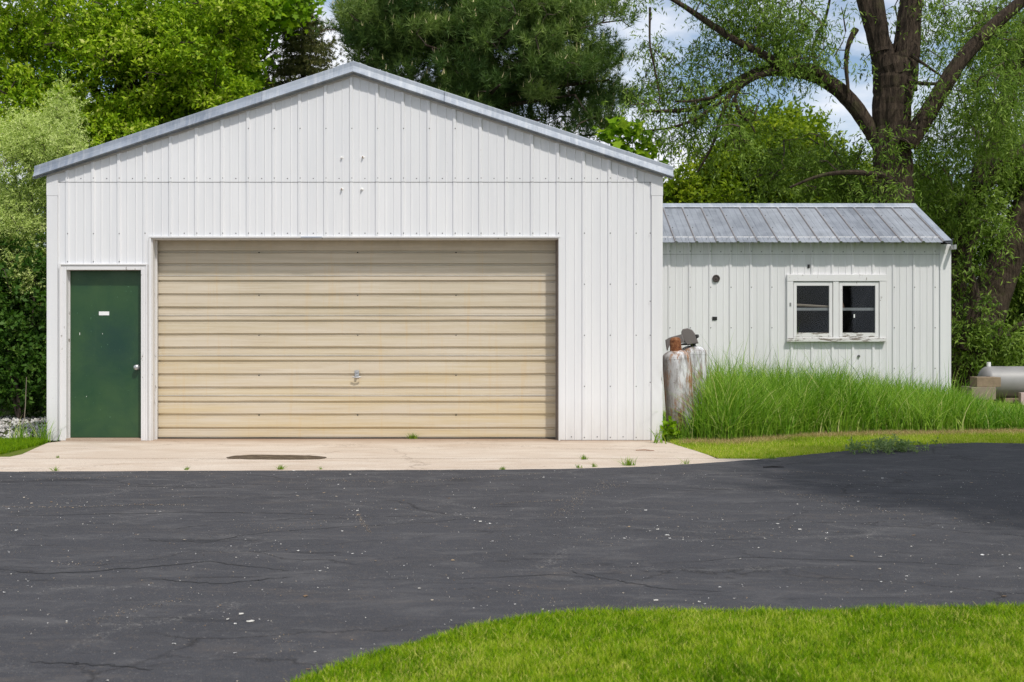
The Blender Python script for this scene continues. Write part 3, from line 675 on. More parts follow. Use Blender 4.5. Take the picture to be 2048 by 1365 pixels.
# overhead door
od = bpy.data.objects.new('overhead_door', None); SC.collection.objects.link(od); od.parent = ga
od.location = Vector((X(714), RD, 0)) - ga.location; od.empty_display_size = .1
YD = RD
oz = lambda py: CZ + (HY - py) * (DIST + YD) / F
rows = [474, 551.2, 630.7, 711.0, 791.0, 875.5]
dxa, dxb = OX0 + .004, OX1 - .004
for si in range(5):
    zt, zb = oz(rows[si]) , oz(rows[si + 1])
    hgt = zt - zb
    fr_ = [.155, .49, .82] if si else [.40, .68, 9]
    if si == 0: gz = [oz(504.5), oz(530)]
    elif si == 4: gz = [oz(805), oz(830.5), oz(857.5)]
    else: gz = [zt - f_ * hgt for f_ in fr_]
    prof = [(zt - .002, YD + .030), (zt - .002, YD + .004), (zt - .010, YD - .004), (zt - .016, YD)]      # rolled top lip
    for gzz in gz:
        prof += [(gzz + .020, YD + .0), (gzz + .017, YD + .022), (gzz - .009, YD + .022), (gzz - .017, YD - .002), (gzz - .023, YD - .0)]
    prof += [(zb + .018, YD), (zb + .012, YD + .003), (zb + .003, YD + .003), (zb + .003, YD + .030)]
    b = MB(); NX = 24; m_ = len(prof); vs = []
    wv_ = [rnd.uniform(-.0016, .0016) for _ in range(NX + 1)]
    for i in range(NX + 1):
        x = dxa + (dxb - dxa) * i / NX
        vs += [(x, yy + wv_[i], zz + .0012 * math.sin(i * .9 + si * 2)) for zz, yy in prof]
    b.add(vs, [(i * m_ + k, i * m_ + k + 1, (i + 1) * m_ + k + 1, (i + 1) * m_ + k) for i in range(NX) for k in range(m_ - 1)])
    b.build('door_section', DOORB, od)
    if si: 
        part('seam_strip', DOORSEAM, od, (dxa, dxb, YD - .0065, YD + .006, zt - .004, zt + .003))
part('bottom_seal', DARK, od, (dxa, dxb, YD - .004, YD + .03, .001, oz(rows[5]) + .002))
part('end_stile', simple('grey_beige_edge', (.33, .30, .26), .6), od, (dxa - .0, dxa + .016, YD - .008, YD - .003, .03, oz(478)))
part('end_stile', simple('grey_beige_edge_right', (.30, .27, .24), .6), od, (dxb - .022, dxb, YD - .008, YD - .003, .03, oz(478)))
b = MB()
for r_ in (505.5, 591.6, 671.5, 751.5, 830.7):
    for c_ in (517.6, 715, 912):
        if r_ == 751.5 and c_ == 715: continue
        b.lathe([(.009, 0), (.009, .004), (.004, .006)], 8, Matrix.Translation((X(c_, YD), YD + .016, oz(r_))) @ Matrix.Rotation(math.radians(90), 4, 'X'))
o = b.build('rivets', BLACK, od); o['kind'] = 'stuff'
hx, hz_ = X(714, YD), oz(750)
b = MB(); b.box(hx - .028, hx + .028, YD - .010, YD - .003, hz_ - .035, hz_ + .055)
b.lathe([(.013, 0), (.013, .012)], 12, Matrix.Translation((hx, YD - .010, hz_ + .032)) @ Matrix.Rotation(math.radians(90), 4, 'X'))
b.lathe([(.017, 0), (.017, .03)], 12, Matrix.Translation((hx, YD - .010, hz_ - .010)) @ Matrix.Rotation(math.radians(90), 4, 'X'))
b.tube([(hx - .052, YD - .045, hz_ - .026), (hx, YD - .052, hz_ - .032), (hx + .052, YD - .045, hz_ - .026)], .009, 8)
b.build('handle', STEEL, od, bevel=.002)
b = MB()   # scraped bare spots
# entry door
fr = bpy.data.objects.new('entry_door', None); SC.collection.objects.link(fr); fr.parent = ga; fr.location = Vector((X(210), .08, 0)) - ga.location
lx0, lx1 = X(136.2, .08), X(282.6, .08); lz0, lz1 = Z(875.5, .08), Z(540.5, .08)
part('door_leaf', GREEN, fr, (lx0, lx1, .08, .12, lz0, lz1), bevel=.002)
part('name_plate', LABELM, fr, (X(198, .08), X(218.5, .08), .077, .0795, Z(631, .08), Z(623.5, .08)))
kx, kz = X(275, .08), Z(735, .08)
b = MB(); b.lathe([(.034, 0), (.034, .006), (.016, .010), (.014, .030), (.030, .038), (.034, .052), (.029, .066), (.012, .071)], 20, Matrix.Translation((kx, .079, kz)) @ Matrix.Rotation(math.radians(90), 4, 'X'))
b.build('door_knob', STEEL, fr, smooth=True)
b = MB()   # paint chips on the leaf
for (a, c_, w_, h_) in ((159.5, 668, 1.2, 5), (173, 793.5, 1.3, 1.2), (205, 668, .8, 2.5)):
    b.box(X(a - w_ / 2, .08), X(a + w_ / 2, .08), .0785, .0798, Z(c_ + h_ / 2, .08), Z(c_ - h_ / 2, .08))
b.build('paint_chips', simple('bare_primer', (.6, .62, .58), .7), fr)['kind'] = 'stuff'
# casing: flat board plus a proud back band
part('door_casing', WOODW, ga, (DX0 + .004, X(134.5), -.034, .05, .0, DZ - .004), (DX0, DX0 + .018, -.046, -.0345, .0, DZ), bevel=.003)
part('door_casing', WOODW, ga, (X(283.5), DX1 - .004, -.034, .05, .0, DZ - .004), (DX1 - .018, DX1, -.046, -.0345, .0, DZ), (X(288), X(289.6), -.041, -.0345, .0, DZ - .06), bevel=.003)
part('door_casing', WOODW, ga, (X(134.5) + .001, X(283.5) - .001, -.034, .05, Z(540.5), DZ - .004), (DX0 + .0185, DX1 - .0185, -.046, -.0345, DZ - .018, DZ), bevel=.003)
part('door_stop', JAMBW, ga, (X(134.5) - .001, X(134.5) + .012, .0505, .079, .0, Z(541)))
part('door_stop', JAMBW, ga, (X(283.5) - .012, X(283.5) + .001, .0505, .079, .0, Z(541)))
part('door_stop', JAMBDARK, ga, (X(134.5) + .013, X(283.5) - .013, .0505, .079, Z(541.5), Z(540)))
part('door_sill', CONCRETE, ga, (X(134.5), X(283.5), -.05, .14, .001, Z(876, .08)))
part('jamb_post', JAMBW, ga, (DX1 + .002, OX0 - .021, -.022, .005, .0, OZ - .002), bevel=.002)

# ------------------------------------------------------------------ shed
YS = 4.16; sX = lambda px: X(px, YS); sZ = lambda py: Z(py, YS)
sh_ = empty('shed', (4.3, 5.6, 0), 'low white ribbed metal shed with grey metal roof and double window', 'shed')
SP = .3155; SR0 = sX(1338.5); SXR = sX(1901); EY = YS - .22; EZ = Z(487, EY); RY, RZ = 5.68, 3.42
WX0, WX1, WZ0, WZ1 = sX(1573), sX(1771), sZ(684), sZ(549.5)
def szb(x): return WZ1 - .01 if WX0 + .01 < x < WX1 - .01 else 0.0
bnd = [1.84] + [SR0 + (i * 3 + 1) * SP + .028 for i in range(0, 5)] + [sX(1881)]
ZL = sZ(509)
for i in range(len(bnd) - 1):
    a, c_ = bnd[i], bnd[i + 1]
    sheet('siding_sheet', a, c_, lambda x: ZL + .002, lambda x: EZ + .12, SHEDSIDE, sh_, SR0, SP, YS - .005 - .0015 * (i % 2))
    if WX1 < a or WX0 > c_:
        sheet('siding_sheet', a, c_, lambda x: .0, lambda x: ZL - .002, SHEDSIDE, sh_, SR0, SP, YS - .0015 * (i % 2))
    else:
        lo, hi = WX0 + .02, WX1 - .02
        sheet('siding_sheet', a, c_, lambda x: (WZ1 - .02) if lo < x < hi else 0.0, lambda x: ZL - .002, SHEDSIDE, sh_, SR0, SP, YS - .0015 * (i % 2), cuts=(lo, hi))
        a2, c2 = max(a, lo), min(c_, hi)
        sheet('siding_sheet', a2, c2, lambda x: 0.0, lambda x: WZ0 + .02, SHEDSIDE, sh_, SR0, SP, YS - .0015 * (i % 2))
part('corner_trim', TRIMW, sh_, (sX(1879.5), SXR + .001, YS - .024, YS + .001, 0, EZ - .0), (SXR - .001, SXR + .004, YS + .0015, YS + .10, 0, EZ + .01))
part('corner_cap', STEEL, sh_, (sX(1899), sX(1903.5), EY + .012, YS - .03, EZ - .09, EZ - .02))
b = MB(); th = .05
b.box(1.84, WX0 + .03, YS + .008, YS + th, 0, EZ + .08); b.box(WX1 - .03, SXR - .006, YS + .008, YS + th, 0, EZ + .08)
b.box(WX0 + .0301, WX1 - .0301, YS + .008, YS + th, 0, WZ0 + .03); b.box(WX0 + .0301, WX1 - .0301, YS + .008, YS + th, WZ1 - .03, EZ + .08)
b.build('wall', INNER, sh_)
BY = 2 * RY - EY - .25
part('wall', INNER, sh_, (1.84, SXR - .05, BY - .06, BY, 0, EZ + .08))
part('floor', INNER, sh_, (1.86, SXR - .06, YS + .06, BY - .07, -.02, .02))
for (xa_, xb_) in ((SXR - .048, SXR - .003), (1.80, 1.838)):
    b = MB()
    b.add([(xa_, YS + .052, 0), (xa_, BY, 0), (xa_, BY, EZ + .08), (xa_, RY, RZ - .06), (xa_, YS + .052, EZ + .08), (xb_, YS + .052, 0), (xb_, BY, 0), (xb_, BY, EZ + .08), (xb_, RY, RZ - .06), (xb_, YS + .052, EZ + .08)],
          [(0, 1, 2, 3, 4), (9, 8, 7, 6, 5), (0, 5, 6, 1), (1, 6, 7, 2), (2, 7, 8, 3), (3, 8, 9, 4), (4, 9, 5, 0)])
    b.build('wall', SHEDSIDE, sh_)
# roof sheets
RX1 = X(1903.5, EY)
nr = 17; rx = [X(1352.5, EY) + i * (.3155) for i in range(-1, nr)]
def roofpt(x, t, h=0, back=False):
    y = EY + (RY - EY) * t; z = EZ + .012 + (RZ - EZ - .012) * t + h
    return (x, (2 * RY - y) if back else y, z)
edges = [1.83] + [rx[i] + .025 for i in range(3, len(rx), 3) if rx[i] + .3 < RX1] + [RX1]
for bk in (False, True):
    for i in range(len(edges) - 1):
        a, c_ = edges[i], edges[i + 1]; pr = []
        for r_ in rx:
            pr += [(r_ - .024, 0), (r_ - .013, .020), (r_ + .013, .020), (r_ + .024, 0)]
            for q in (.33, .67): cc = r_ + q * .3155; pr += [(cc - .010, 0), (cc - .003, .005), (cc + .003, .005), (cc + .010, 0)]
        xa_ = [p[0] for p in pr]; ha_ = [p[1] for p in pr]
        xs = sorted([a, c_] + [p for p in xa_ if a < p < c_])
        b = MB(); vs = []
        for x in xs:
            h_ = float(np.interp(x, xa_, ha_)) + .0015 * (i % 2)
            for t in (0, .33, .66, 1): vs.append(roofpt(x, t, h_, bk))
        fs = [(4 * k + q, 4 * k + 4 + q, 4 * k + 5 + q, 4 * k + 1 + q) for k in range(len(xs) - 1) for q in range(3)]
        if bk: fs = [f_[::-1] for f_ in fs]
        b.add(vs, fs); o = b.build('roof_sheet', ROOFM, sh_); so = o.modifiers.new('thickness', 'SOLIDIFY'); so.thickness = .0025; so.offset = 1
# rust-stained lap strips along the ribs of the visible slope
for r_ in rx:
    if r_ < 1.86 or r_ > RX1 - .03: continue
    b = MB(); vs = []
    for t in (0.0, .5, .985):
        for dx_, h_ in ((-.0245, .003), (-.0145, .0225), (-.006, .0235), (-.006, .0215)): vs.append(roofpt(r_ + dx_, t, h_ + .002))
    b.add(vs, [(k * 4 + q, (k + 1) * 4 + q, (k + 1) * 4 + q + 1, k * 4 + q + 1) for k in range(2) for q in range(3)])
    b.build('rib_lap', RIBRUST, sh_)
b = MB(); vs = []
for x in (1.82, RX1 + .004):
    vs += [(x, RY - .17, RZ - .050), (x, RY - .165, RZ - .035), (x, RY - .03, RZ + .026), (x, RY, RZ + .034), (x, RY + .03, RZ + .026), (x, RY + .17, RZ - .035)]
b.add(vs, [(k, 6 + k, 7 + k, k + 1) for k in range(5)]); o = b.build('ridge_cap', GALV, sh_); so = o.modifiers.new('thickness', 'SOLIDIFY'); so.thickness = .003
b = MB(); vs = []
for t in (0, 1.0):
    for dx_, h_ in ((-.11, .026), (0, .030), (.006, .026), (.006, -.055)): vs.append(roofpt(RX1 + dx_, t * .98, h_))
b.add(vs, [(q, 4 + q, 5 + q, q + 1) for q in range(3)]); o = b.build('verge_trim', GALV, sh_); so = o.modifiers.new('thickness', 'SOLIDIFY'); so.thickness = .003
pts = [(r_ + .0 + dx_, EY + (RY - EY) * t, EZ + .012 + (RZ - EZ - .012) * t + .03) for r_ in rx if 1.9 < r_ < RX1 - .05 for (t, dx_) in ((.04, 0), (.33, .02), (.66, .02), (.04, .157))]
screws(pts, .0075, sh_)
pts = []
for i in range(0, 14):
    xr = SR0 + i * SP + .008
    if xr > sX(1880): continue
    pts += [(xr, YS - .026, sZ(503)), (xr + SP / 2, YS - .008, sZ(504))]
    for q in (575, 656, 737):
        if WX0 - .02 < xr < WX1 + .02 and q != 737: continue
        pts.append((xr, YS - .022, sZ(q)))
screws(pts, .0075, sh_)
# window of the shed
wi = bpy.data.objects.new('window', None); SC.collection.objects.link(wi); wi.parent = sh_; wi.location = Vector((sX(1672), YS, WZ0)) - sh_.location
part('frame', WOODW, wi, (WX0, WX1, YS - .048, YS + .05, sZ(563), WZ1), bevel=.003)
part('frame', WOODW, wi, (WX0 + .002, sX(1585.5), YS - .044, YS + .05, sZ(677), sZ(563) - .001), bevel=.003)
part('frame', WOODW, wi, (sX(1757.5), WX1 - .002, YS - .044, YS + .05, sZ(677), sZ(563) - .001), bevel=.003)
part('frame', WOODW, wi, (sX(1665), sX(1676.5), YS - .040, YS + .05, sZ(677), sZ(563) - .001), bevel=.003)
part('sill', WOODWORN, wi, (WX0 - .006, WX1 - .008, YS - .075, YS + .05, WZ0, sZ(677.5)), bevel=.004)
part('sill', WOODWORN, wi, (sX(1586), sX(1757), YS - .036, YS + .05, sZ(677.2), sZ(674)), bevel=.002)
def sash(a0, a1, p0, p1):
    y0, y1 = YS - .030, YS + .012
    part('sash', WOODW, wi, (sX(a0), sX(p0), y0, y1, sZ(673.7), sZ(564)), (sX(p1), sX(a1), y0, y1, sZ(673.7), sZ(564)),
         (sX(p0) + .0005, sX(p1) - .0005, y0, y1, sZ(572), sZ(564)), bevel=.002)
    part('sash_rail', WOODWORN, wi, (sX(p0) + .0005, sX(p1) - .0005, y0 - .002, y1, sZ(673.7), sZ(666)), bevel=.002)
    part('pane', GLASS, wi, (sX(p0) + .001, sX(p1) - .001, YS - .006, YS - .002, sZ(666) + .001, sZ(572) - .001))
    part('inner_rail', simple('worn_inner_rail', (.50, .46, .42), .7, 0, .4, 20), wi, (sX(a0) - .01, sX(a1) + .01, YS + .014, YS + .050, sZ(621.5), sZ(616)))
sash(1586.5, 1664, 1592.5, 1657.5); sash(1677.5, 1756.5, 1684, 1749.5)
b = MB(); b.tube([(sX(1588), YS + .03, sZ(609)), (sX(1662), YS + .03, sZ(613.5))], .012, 6); b.tube([(sX(1588), YS + .065, sZ(611)), (sX(1663), YS + .06, sZ(615))], .008, 6)
tag(b.build('lath', simple('pale_lath', (.60, .45, .32))), 'pale wooden laths leaning inside the left shed window pane', 'laths')
b = MB(); b.tube([(sX(1683), YS + .04, sZ(596)), (sX(1689), YS + .06, sZ(616))], .014, 6)
tag(b.build('stick', simple('brown_stick', (.42, .26, .18))), 'short pale stick leaning inside the right shed window pane', 'stick')
part('shelf', WOODOLD, sh_, (2.6, 6.4, 5.3, 5.6, 1.15, 1.19)); 
b = MB(); b.box(sX(1707), sX(1709.5), YS - .0075, YS - .0065, sZ(636), sZ(629)); b.build('paint_spot', LABELM, wi)
# fittings on the shed wall
def disc(px, py, r, name, mat, parent, dpt=.02):
    b = MB(); b.lathe([(r, 0), (r, dpt * .6), (r * .82, dpt), (r * .78, dpt * .6), (r * .3, dpt * .6), (r * .22, dpt * .9)], 20, Matrix.Translation((sX(px), YS - .004, sZ(py))) @ Matrix.Rotation(math.radians(90), 4, 'X'))
    return b.build(name, mat, parent)
disc(1432, 557.5, .058, 'round_vent', simple('brown_vent_cap', (.07, .055, .05), .6), sh_, .03)
part('blanking_plate', BLACK, sh_, (sX(1424.5), sX(1434), YS - .012, YS - .0005, sZ(641), sZ(634)))
part('blanking_plate', BLACK, sh_, (sX(1614.8), sX(1619.2), YS - .012, YS - .0005, sZ(536.5), sZ(529.5)))
disc(1717, 713, .022, 'small_hook', BOLTM, sh_, .02)
part('vent_tag', simple('grey_tag', (.22, .22, .22)), sh_, (sX(1578), sX(1581), YS - .050, YS - .0445, sZ(613), sZ(606)))

# ------------------------------------------------------------------ propane cylinders
def cyl(name, base, tilt, r, h, label, group, parts):
    t = empty(name, base, label, 'gas cylinder', group); T = Matrix.Translation(base) @ Matrix.Rotation(math.radians(tilt), 4, 'Y')
    b = MB(); prof = [(r * .80, 0), (r * .80, .06), (r * .97, .061), (r, .10), (r, h - .11), (r * 1.008, h - .108), (r * 1.008, h - .10), (r, h - .098)]
    for k in range(1, 8):
        a = k / 8 * math.pi / 2; prof.append((r * math.cos(a) ** .8, h - .098 + .098 * math.sin(a)))
    prof.append((.03, h)); b.lathe(prof, 40, T); b.build('tank_body', TANKW, t, smooth=False)
    t_ = b
    parts(t, T); return t
def front_parts(t, T):
    b = MB(); b.lathe([(.072, 0), (.075, .02), (.070, .12), (.066, .165), (.052, .188), (.02, .195)], 22, T @ Matrix.Translation((-.0, 0, 1.055))); b.build('valve_cap', RUST, t)
    b = MB(); b.lathe([(.085, 0), (.082, .016)], 22, T @ Matrix.Translation((0, 0, 1.05))); b.build('collar_ring', RUST, t)
def rear_parts(t, T):
    b = MB(); b.lathe([(.07, 0), (.07, .03), (.035, .05), (.03, .10)], 16, T @ Matrix.Translation((0, 0, 1.09))); b.build('valve', BLACK, t)
YC1, YC2 = .28, .72
c1 = cyl('gas_cylinder', Vector((1.855 + .245, YC1, 0)), -4.0, .178, 1.09, 'rusty white upright gas cylinder leaning at the garage corner, the front one of two', 'gas cylinders at the garage corner', front_parts)
c2 = cyl('gas_cylinder', Vector((X(1386, YC2), YC2, 0)), .0, .168, 1.14, 'white upright gas cylinder with black valve under the grey hood, behind the leaning one', 'gas cylinders at the garage corner', rear_parts)
# smooth shading by angle for the bodies
# regulator hoods: faceted plastic covers
def hood(poly, y0, y1, name, label, cat, back=.75):
    cx = sum(p[0] for p in poly) / len(poly); cy = sum(p[1] for p in poly) / len(poly)
    b = MB(); n = len(poly); vs = []
    for (yy, s_) in ((y0 + .02, .84), (y0, .97) if False else (y0, .88), (y0 + .03, 1.0), (y1, 1.0)):
        vs += [P(cx + (a - cx) * s_, cy + (c_ - cy) * s_, yy) for a, c_ in poly]
    vs = vs[n:]                                   # front (inset), shoulder, back
    b.add(vs, [tuple(range(n))] + [(k, (k + 1) % n, n + (k + 1) % n, n + k) for k in range(n)] + [(n + k, n + (k + 1) % n, 2 * n + (k + 1) % n, 2 * n + k) for k in range(n)] + [tuple(range(2 * n, 3 * n))[::-1]])
    return tag(b.build(name, HOOD, bevel=.006), label, cat)
hood([(1363.5, 664), (1366, 659.5), (1375, 657.5), (1384, 661), (1389, 668), (1396, 686.5), (1375, 690.5), (1370, 684), (1364, 676)], YC2 - .14, YC2 + .10, 'regulator_hood', 'tall grey plastic regulator hood standing on the rear gas cylinder', 'hood')
hood([(1331.5, 681), (1340, 676), (1364.5, 669.3), (1369, 685), (1356, 686.5), (1338, 691), (1334, 700), (1332.5, 690)], YC1 + .16, YC1 + .36, 'cylinder_cover', 'long low grey plastic cover behind the rusty valve cap', 'cover')
b = MB(); b.tube([P(1391, 678, YC2 + .02), P(1396, 673, YC2 + .02), P(1395.5, 675, YC2)], .012, 6); b.lathe([(.03, 0), (.018, .03)], 12, Matrix.Translation(P(1394, 674, YC2)))
tag(b.build('vent_spout', BLACK), 'small dark spout sticking out right of the tall grey hood', 'spout')
b = MB()
for d in (0, 3, 5.5): b.tube([P(1352 + d, 700 - d, YC1 + .05), P(1357 + d, 692 - d * .6, YC1 + .1), P(1364 + d, 690 - d * .5, YC2 - .15), P(1372 + d * .5, 690, YC2 - .04)], .006, 6)
tag(b.build('gas_hose', BLACK), 'thin black hoses linking the two gas cylinders', 'hose')

# ------------------------------------------------------------------ horizontal tank on timbers, far right
YT = 7.6
ht = empty('horizontal_tank', P(2010, 797, YT), 'silver horizontal tank lying on timbers behind the tall grass', 'tank')
r_ = (Z(733, YT) - Z(797, YT)) / 2; zc = (Z(733, YT) + Z(797, YT)) / 2; x0 = X(1957, YT)
b = MB(); prof = [(.02, 0)] + [(r_ * math.sin(k / 8 * math.pi / 2), .17 * (1 - math.cos(k / 8 * math.pi / 2))) for k in range(1, 9)]
prof += [(r_, 2.3)] + [(r_ * math.cos(k / 8 * math.pi / 2), 2.3 + .17 * math.sin(k / 8 * math.pi / 2)) for k in range(1, 8)] + [(.02, 2.47)]
b.lathe(prof, 40, Matrix.Translation((x0, YT, zc)) @ Matrix.Rotation(math.radians(90), 4, 'Y')); b.build('tank_shell', TANKSILVER, ht, smooth=True)
b = MB(); b.lathe([(.036, 0), (.036, .085)], 14, Matrix.Translation((X(1977.5, YT), YT, zc + r_ - .01))); b.build('filler_cap', LABELM, ht)
b = MB(); b.box(X(1963, YT), X(1969, YT), YT - r_ * .93, YT - r_ * .80, zc - .02, zc + .12, None); b.build('stencil_mark', BLACK, ht)
def timber(px0, px1, py0, py1, yy, dp, name, mat, label):
    b = MB(); b.box(X(px0, yy), X(px1, yy), yy, yy + dp, Z(py1, yy), Z(py0, yy)); return tag(b.build(name, mat, bevel=.006), label, 'timber', 'timbers under the silver tank')
timber(1954, 2002, 755, 774.5, YT - .62, .34, 'timber_block', WOODOLD, 'dark weathered timber block at the left end of the silver tank')
timber(1943, 1992, 775, 800, YT - .66, .50, 'timber_block', WOODPALE, 'pale sawn timber block under the dark one')
timber(2010, 2300, 797, 806, YT - .25, .5, 'timber_beam', WOODOLD, 'long dark timber beam lying under the silver tank')
timber(2042, 2056, 786, 812, YT - .45, .12, 'timber_post', simple('pinkish_post', (.52, .40, .38)), 'pinkish short post in front of the silver tank')

# ------------------------------------------------------------------ trees
def unit(n): v = R.standard_normal((n, 3)); return v / np.linalg.norm(v, axis=1, keepdims=True)
def norm(v): return v / (np.linalg.norm(v, axis=1, keepdims=True) + 1e-9)
class Skel:
    """limbs given by hand; small branches grow from the nearest limb out to each leaf clump"""
    def __init__(s): s.mb = MB(); s.nodes = []; s.small = MB()
    def limb(s, path, n=14, rough=.05, sub=5):
        pts, rad = [], []
        for i in range(len(path) - 1):
            p0 = path[max(i - 1, 0)]; p1 = path[i]; p2 = path[i + 1]; p3 = path[min(i + 2, len(path) - 1)]
            for k in range(sub):
                t = k / sub
                c = [0.5 * ((2 * b_) + (-a + c_) * t + (2 * a - 5 * b_ + 4 * c_ - d_) * t * t + (-a + 3 * b_ - 3 * c_ + d_) * t ** 3) for a, b_, c_, d_ in zip(p0[0], p1[0], p2[0], p3[0])]
                r_ = p1[1] + (p2[1] - p1[1]) * t; pts.append(Vector(c)); rad.append(r_)
        pts.append(Vector(path[-1][0])); rad.append(path[-1][1])
        j = [Vector((rnd.uniform(-1, 1), rnd.uniform(-1, 1), rnd.uniform(-1, 1))) * r_ * .04 for r_ in rad]
        pts = [p + q for p, q in zip(pts, j)]
        s.mb.tube(pts, rad, n, rough); s.nodes += [tuple(p) for p in pts]
        for i in range(len(pts) - 1): s.nodes.append(tuple(pts[i].lerp(pts[i + 1], .5)))
    def grow(s, C, maxd=3.0, sag=.0, r0=.014, frac=1.0):
        nd = np.array(s.nodes); keep = []
        d0 = np.array([np.min(np.linalg.norm(nd - c, axis=1)) for c in C]) if len(C) else []
        for i in np.argsort(d0):
            c = C[i]; dd = np.linalg.norm(nd - c, axis=1); j = int(np.argmin(dd)); d = dd[j]
            if d > maxd: keep.append(i); continue
            keep.append(i)
            if d < .05 or rnd.random() > frac: continue
            a = nd[j]; m_ = max(2, int(d / .22)); new = []
            off = R.standard_normal(3) * d * .10
            for k in range(m_ + 1):
                t = k / m_; p = a + (c - a) * t + off * math.sin(t * math.pi) + np.array([0, 0, (.10 - sag) * d * math.sin(t * math.pi)]); new.append(p)
            rr = [r0 * (1.5 * min(1, d / 1.0) + .3) * (1 - .75 * k / m_) + .003 for k in range(m_ + 1)]
            s.small.tube([Vector(p) for p in new], rr, 4, 0, cap=False); nd = np.vstack([nd, np.array(new[1:])])
        return s
def sprigs(C, per, ln, nl, L, W_, up=.2, droop=.15, out=None, spread=.12, hang=0.0, tint0=None, fold=.2, k4=True):
    m_ = len(C); B = np.repeat(C, per, 0) + R.standard_normal((m_ * per, 3)) * spread
    d = unit(m_ * per) * 1.0; d[:, 2] += up
    if out is not None: d += np.repeat(out, per, 0) * .6
    d = norm(d); l_ = ln * R.uniform(.55, 1.25, m_ * per)
    t = (np.arange(nl) + R.random((m_ * per, nl))) / nl
    p = B[:, None] + d[:, None] * (l_[:, None] * t)[..., None]; p[..., 2] -= droop * l_[:, None] * t * t
    p = p.reshape(-1, 3); dd = np.repeat(d, nl, 0); n = len(p)
    ld = norm(dd * .5 + unit(n) * .8 + np.array([0, 0, -hang])); nr_ = norm(unit(n) * .75 + np.array([0.15, -.35, .75]))
    w = norm(np.cross(ld, nr_)); nn = np.cross(w, ld)
    s_ = R.uniform(.6, 1.25, n)[:, None]; Lv = ld * L * s_; Wv = w * W_ * s_ * .5
    V = np.stack([p, p + Lv * .45 + Wv + nn * (fold * W_ * s_), p + Lv, p + Lv * .45 - Wv + nn * (fold * W_ * s_)], 1)
    base = np.repeat(tint0 if tint0 is not None else R.random(m_), per * nl); tn = np.clip(base * .5 + R.random(n) * .5, 0, 1)
    return V.reshape(-1, 3), tn
def lobed(C, per, size, up=.3, spread=.2, tint0=None):
    """maple leaves: five-lobed ten-sided faces"""
    m_ = len(C) * per; p = np.repeat(C, per, 0) + R.standard_normal((m_, 3)) * spread
    ld = norm(unit(m_) + np.array([0, -.3, -.5])); nr_ = norm(unit(m_) * .6 + np.array([.2, -.6, .7])); w = norm(np.cross(ld, nr_)); nn = np.cross(w, ld)
    out = [(0, -.02), (.24, .10), (.55, .02), (.34, .34), (.62, .62), (.27, .62), (0, 1.0), (-.27, .62), (-.62, .62), (-.34, .34), (-.55, .02), (-.24, .10)]
    s_ = size * R.uniform(.6, 1.2, m_)
    V = np.stack([p + ld * (v * s_)[:, None] + w * (u * s_)[:, None] + nn * ((.18 * abs(u)) * s_)[:, None] for u, v in [(a * 1.0, b_) for a, b_ in out]], 1)
    return V.reshape(-1, 3), np.clip(np.repeat(tint0 if tint0 is not None else R.random(len(C)), per) * .5 + R.random(m_) * .5, 0, 1), len(out)
def cloud(n, regs, Y0, Yr, thr=.40, sc=1.1, seed=3, front=.0):
    """clump centres: regs = list of (px, py, rx, ry, weight) ellipses at depth Y0 +- Yr, thinned by noise into lumps"""
    out = []; ws = np.array([r_[4] for r_ in regs], float); ws /= ws.sum()
    k = R.choice(len(regs), n * 3, p=ws); u = unit(n * 3) * (R.random(n * 3) ** (1 / 2.4))[:, None]
    rg = np.array([r_[:4] for r_ in regs])[k]
    Y = Y0 + u[:, 1] * Yr; d = Y + DIST
    x = (rg[:, 0] + u[:, 0] * rg[:, 2] - 1024) * d / F; z = CZ + (HY - rg[:, 1] + u[:, 2] * rg[:, 3]) * d / F
    nzv = vnoise(x * 1.0 + Y * .7, z - Y * .4, sc, seed) * .6 + vnoise(x - Y * .5, z + Y, sc * 2.1, seed + 1) * .4
    q = nzv > thr; C = np.stack([x, Y, z], 1)[q][:n]; return C[C[:, 2] > .05]
def boughs(nb, per, rad, regs, Y0, Yr, seed, flat=.62, thr=.3):
    """rounded leafy boughs: clump centres on the upper and outer skin of each bough"""
    B = cloud(nb, regs, Y0, Yr, thr, 1.0, seed); n = len(B); r_ = rad * R.uniform(.55, 1.25, n)
    u = unit(n * per); u[:, 2] = np.where(u[:, 2] < -.25, -u[:, 2], u[:, 2]); k = R.uniform(.45, 1.05, n * per)
    C = np.repeat(B, per, 0) + u * np.array([1, 1, flat]) * (np.repeat(r_, per) * k)[:, None]
    t0 = np.clip(np.repeat(R.random(n), per) * .6 + R.random(n * per) * .4, 0, 1)
    return B, C, u, t0
def tree(name, label, group, base, sk, bark, crowns, cat='tree', stem='trunk', crownname='crown'):
    t = empty(name, base, label, cat, group)
    if sk.mb.v: sk.mb.build(stem, bark, t)
    if sk.small.v: sk.small.build('branches', TWIG, t)['kind'] = 'stuff'
    for (V, k, mat, tn) in crowns: npmesh(crownname, V, k, mat, t, tn)['kind'] = 'stuff'
    return t
def thin(lst, k): return [(q[0], q[1], q[2] * k) + tuple(q[3:]) for q in lst]
def W3(lst, Y):      # [(px,py,width px, dY)] -> limb path
    out = []
    for q in lst:
        yy = Y + (q[3] if len(q) > 3 else 0); p = P(q[0], q[1], yy); out.append((tuple(p), q[2] / 2 * (yy + DIST) / F))
    return out
def outv(C): c = C.mean(0); return norm(C - c)

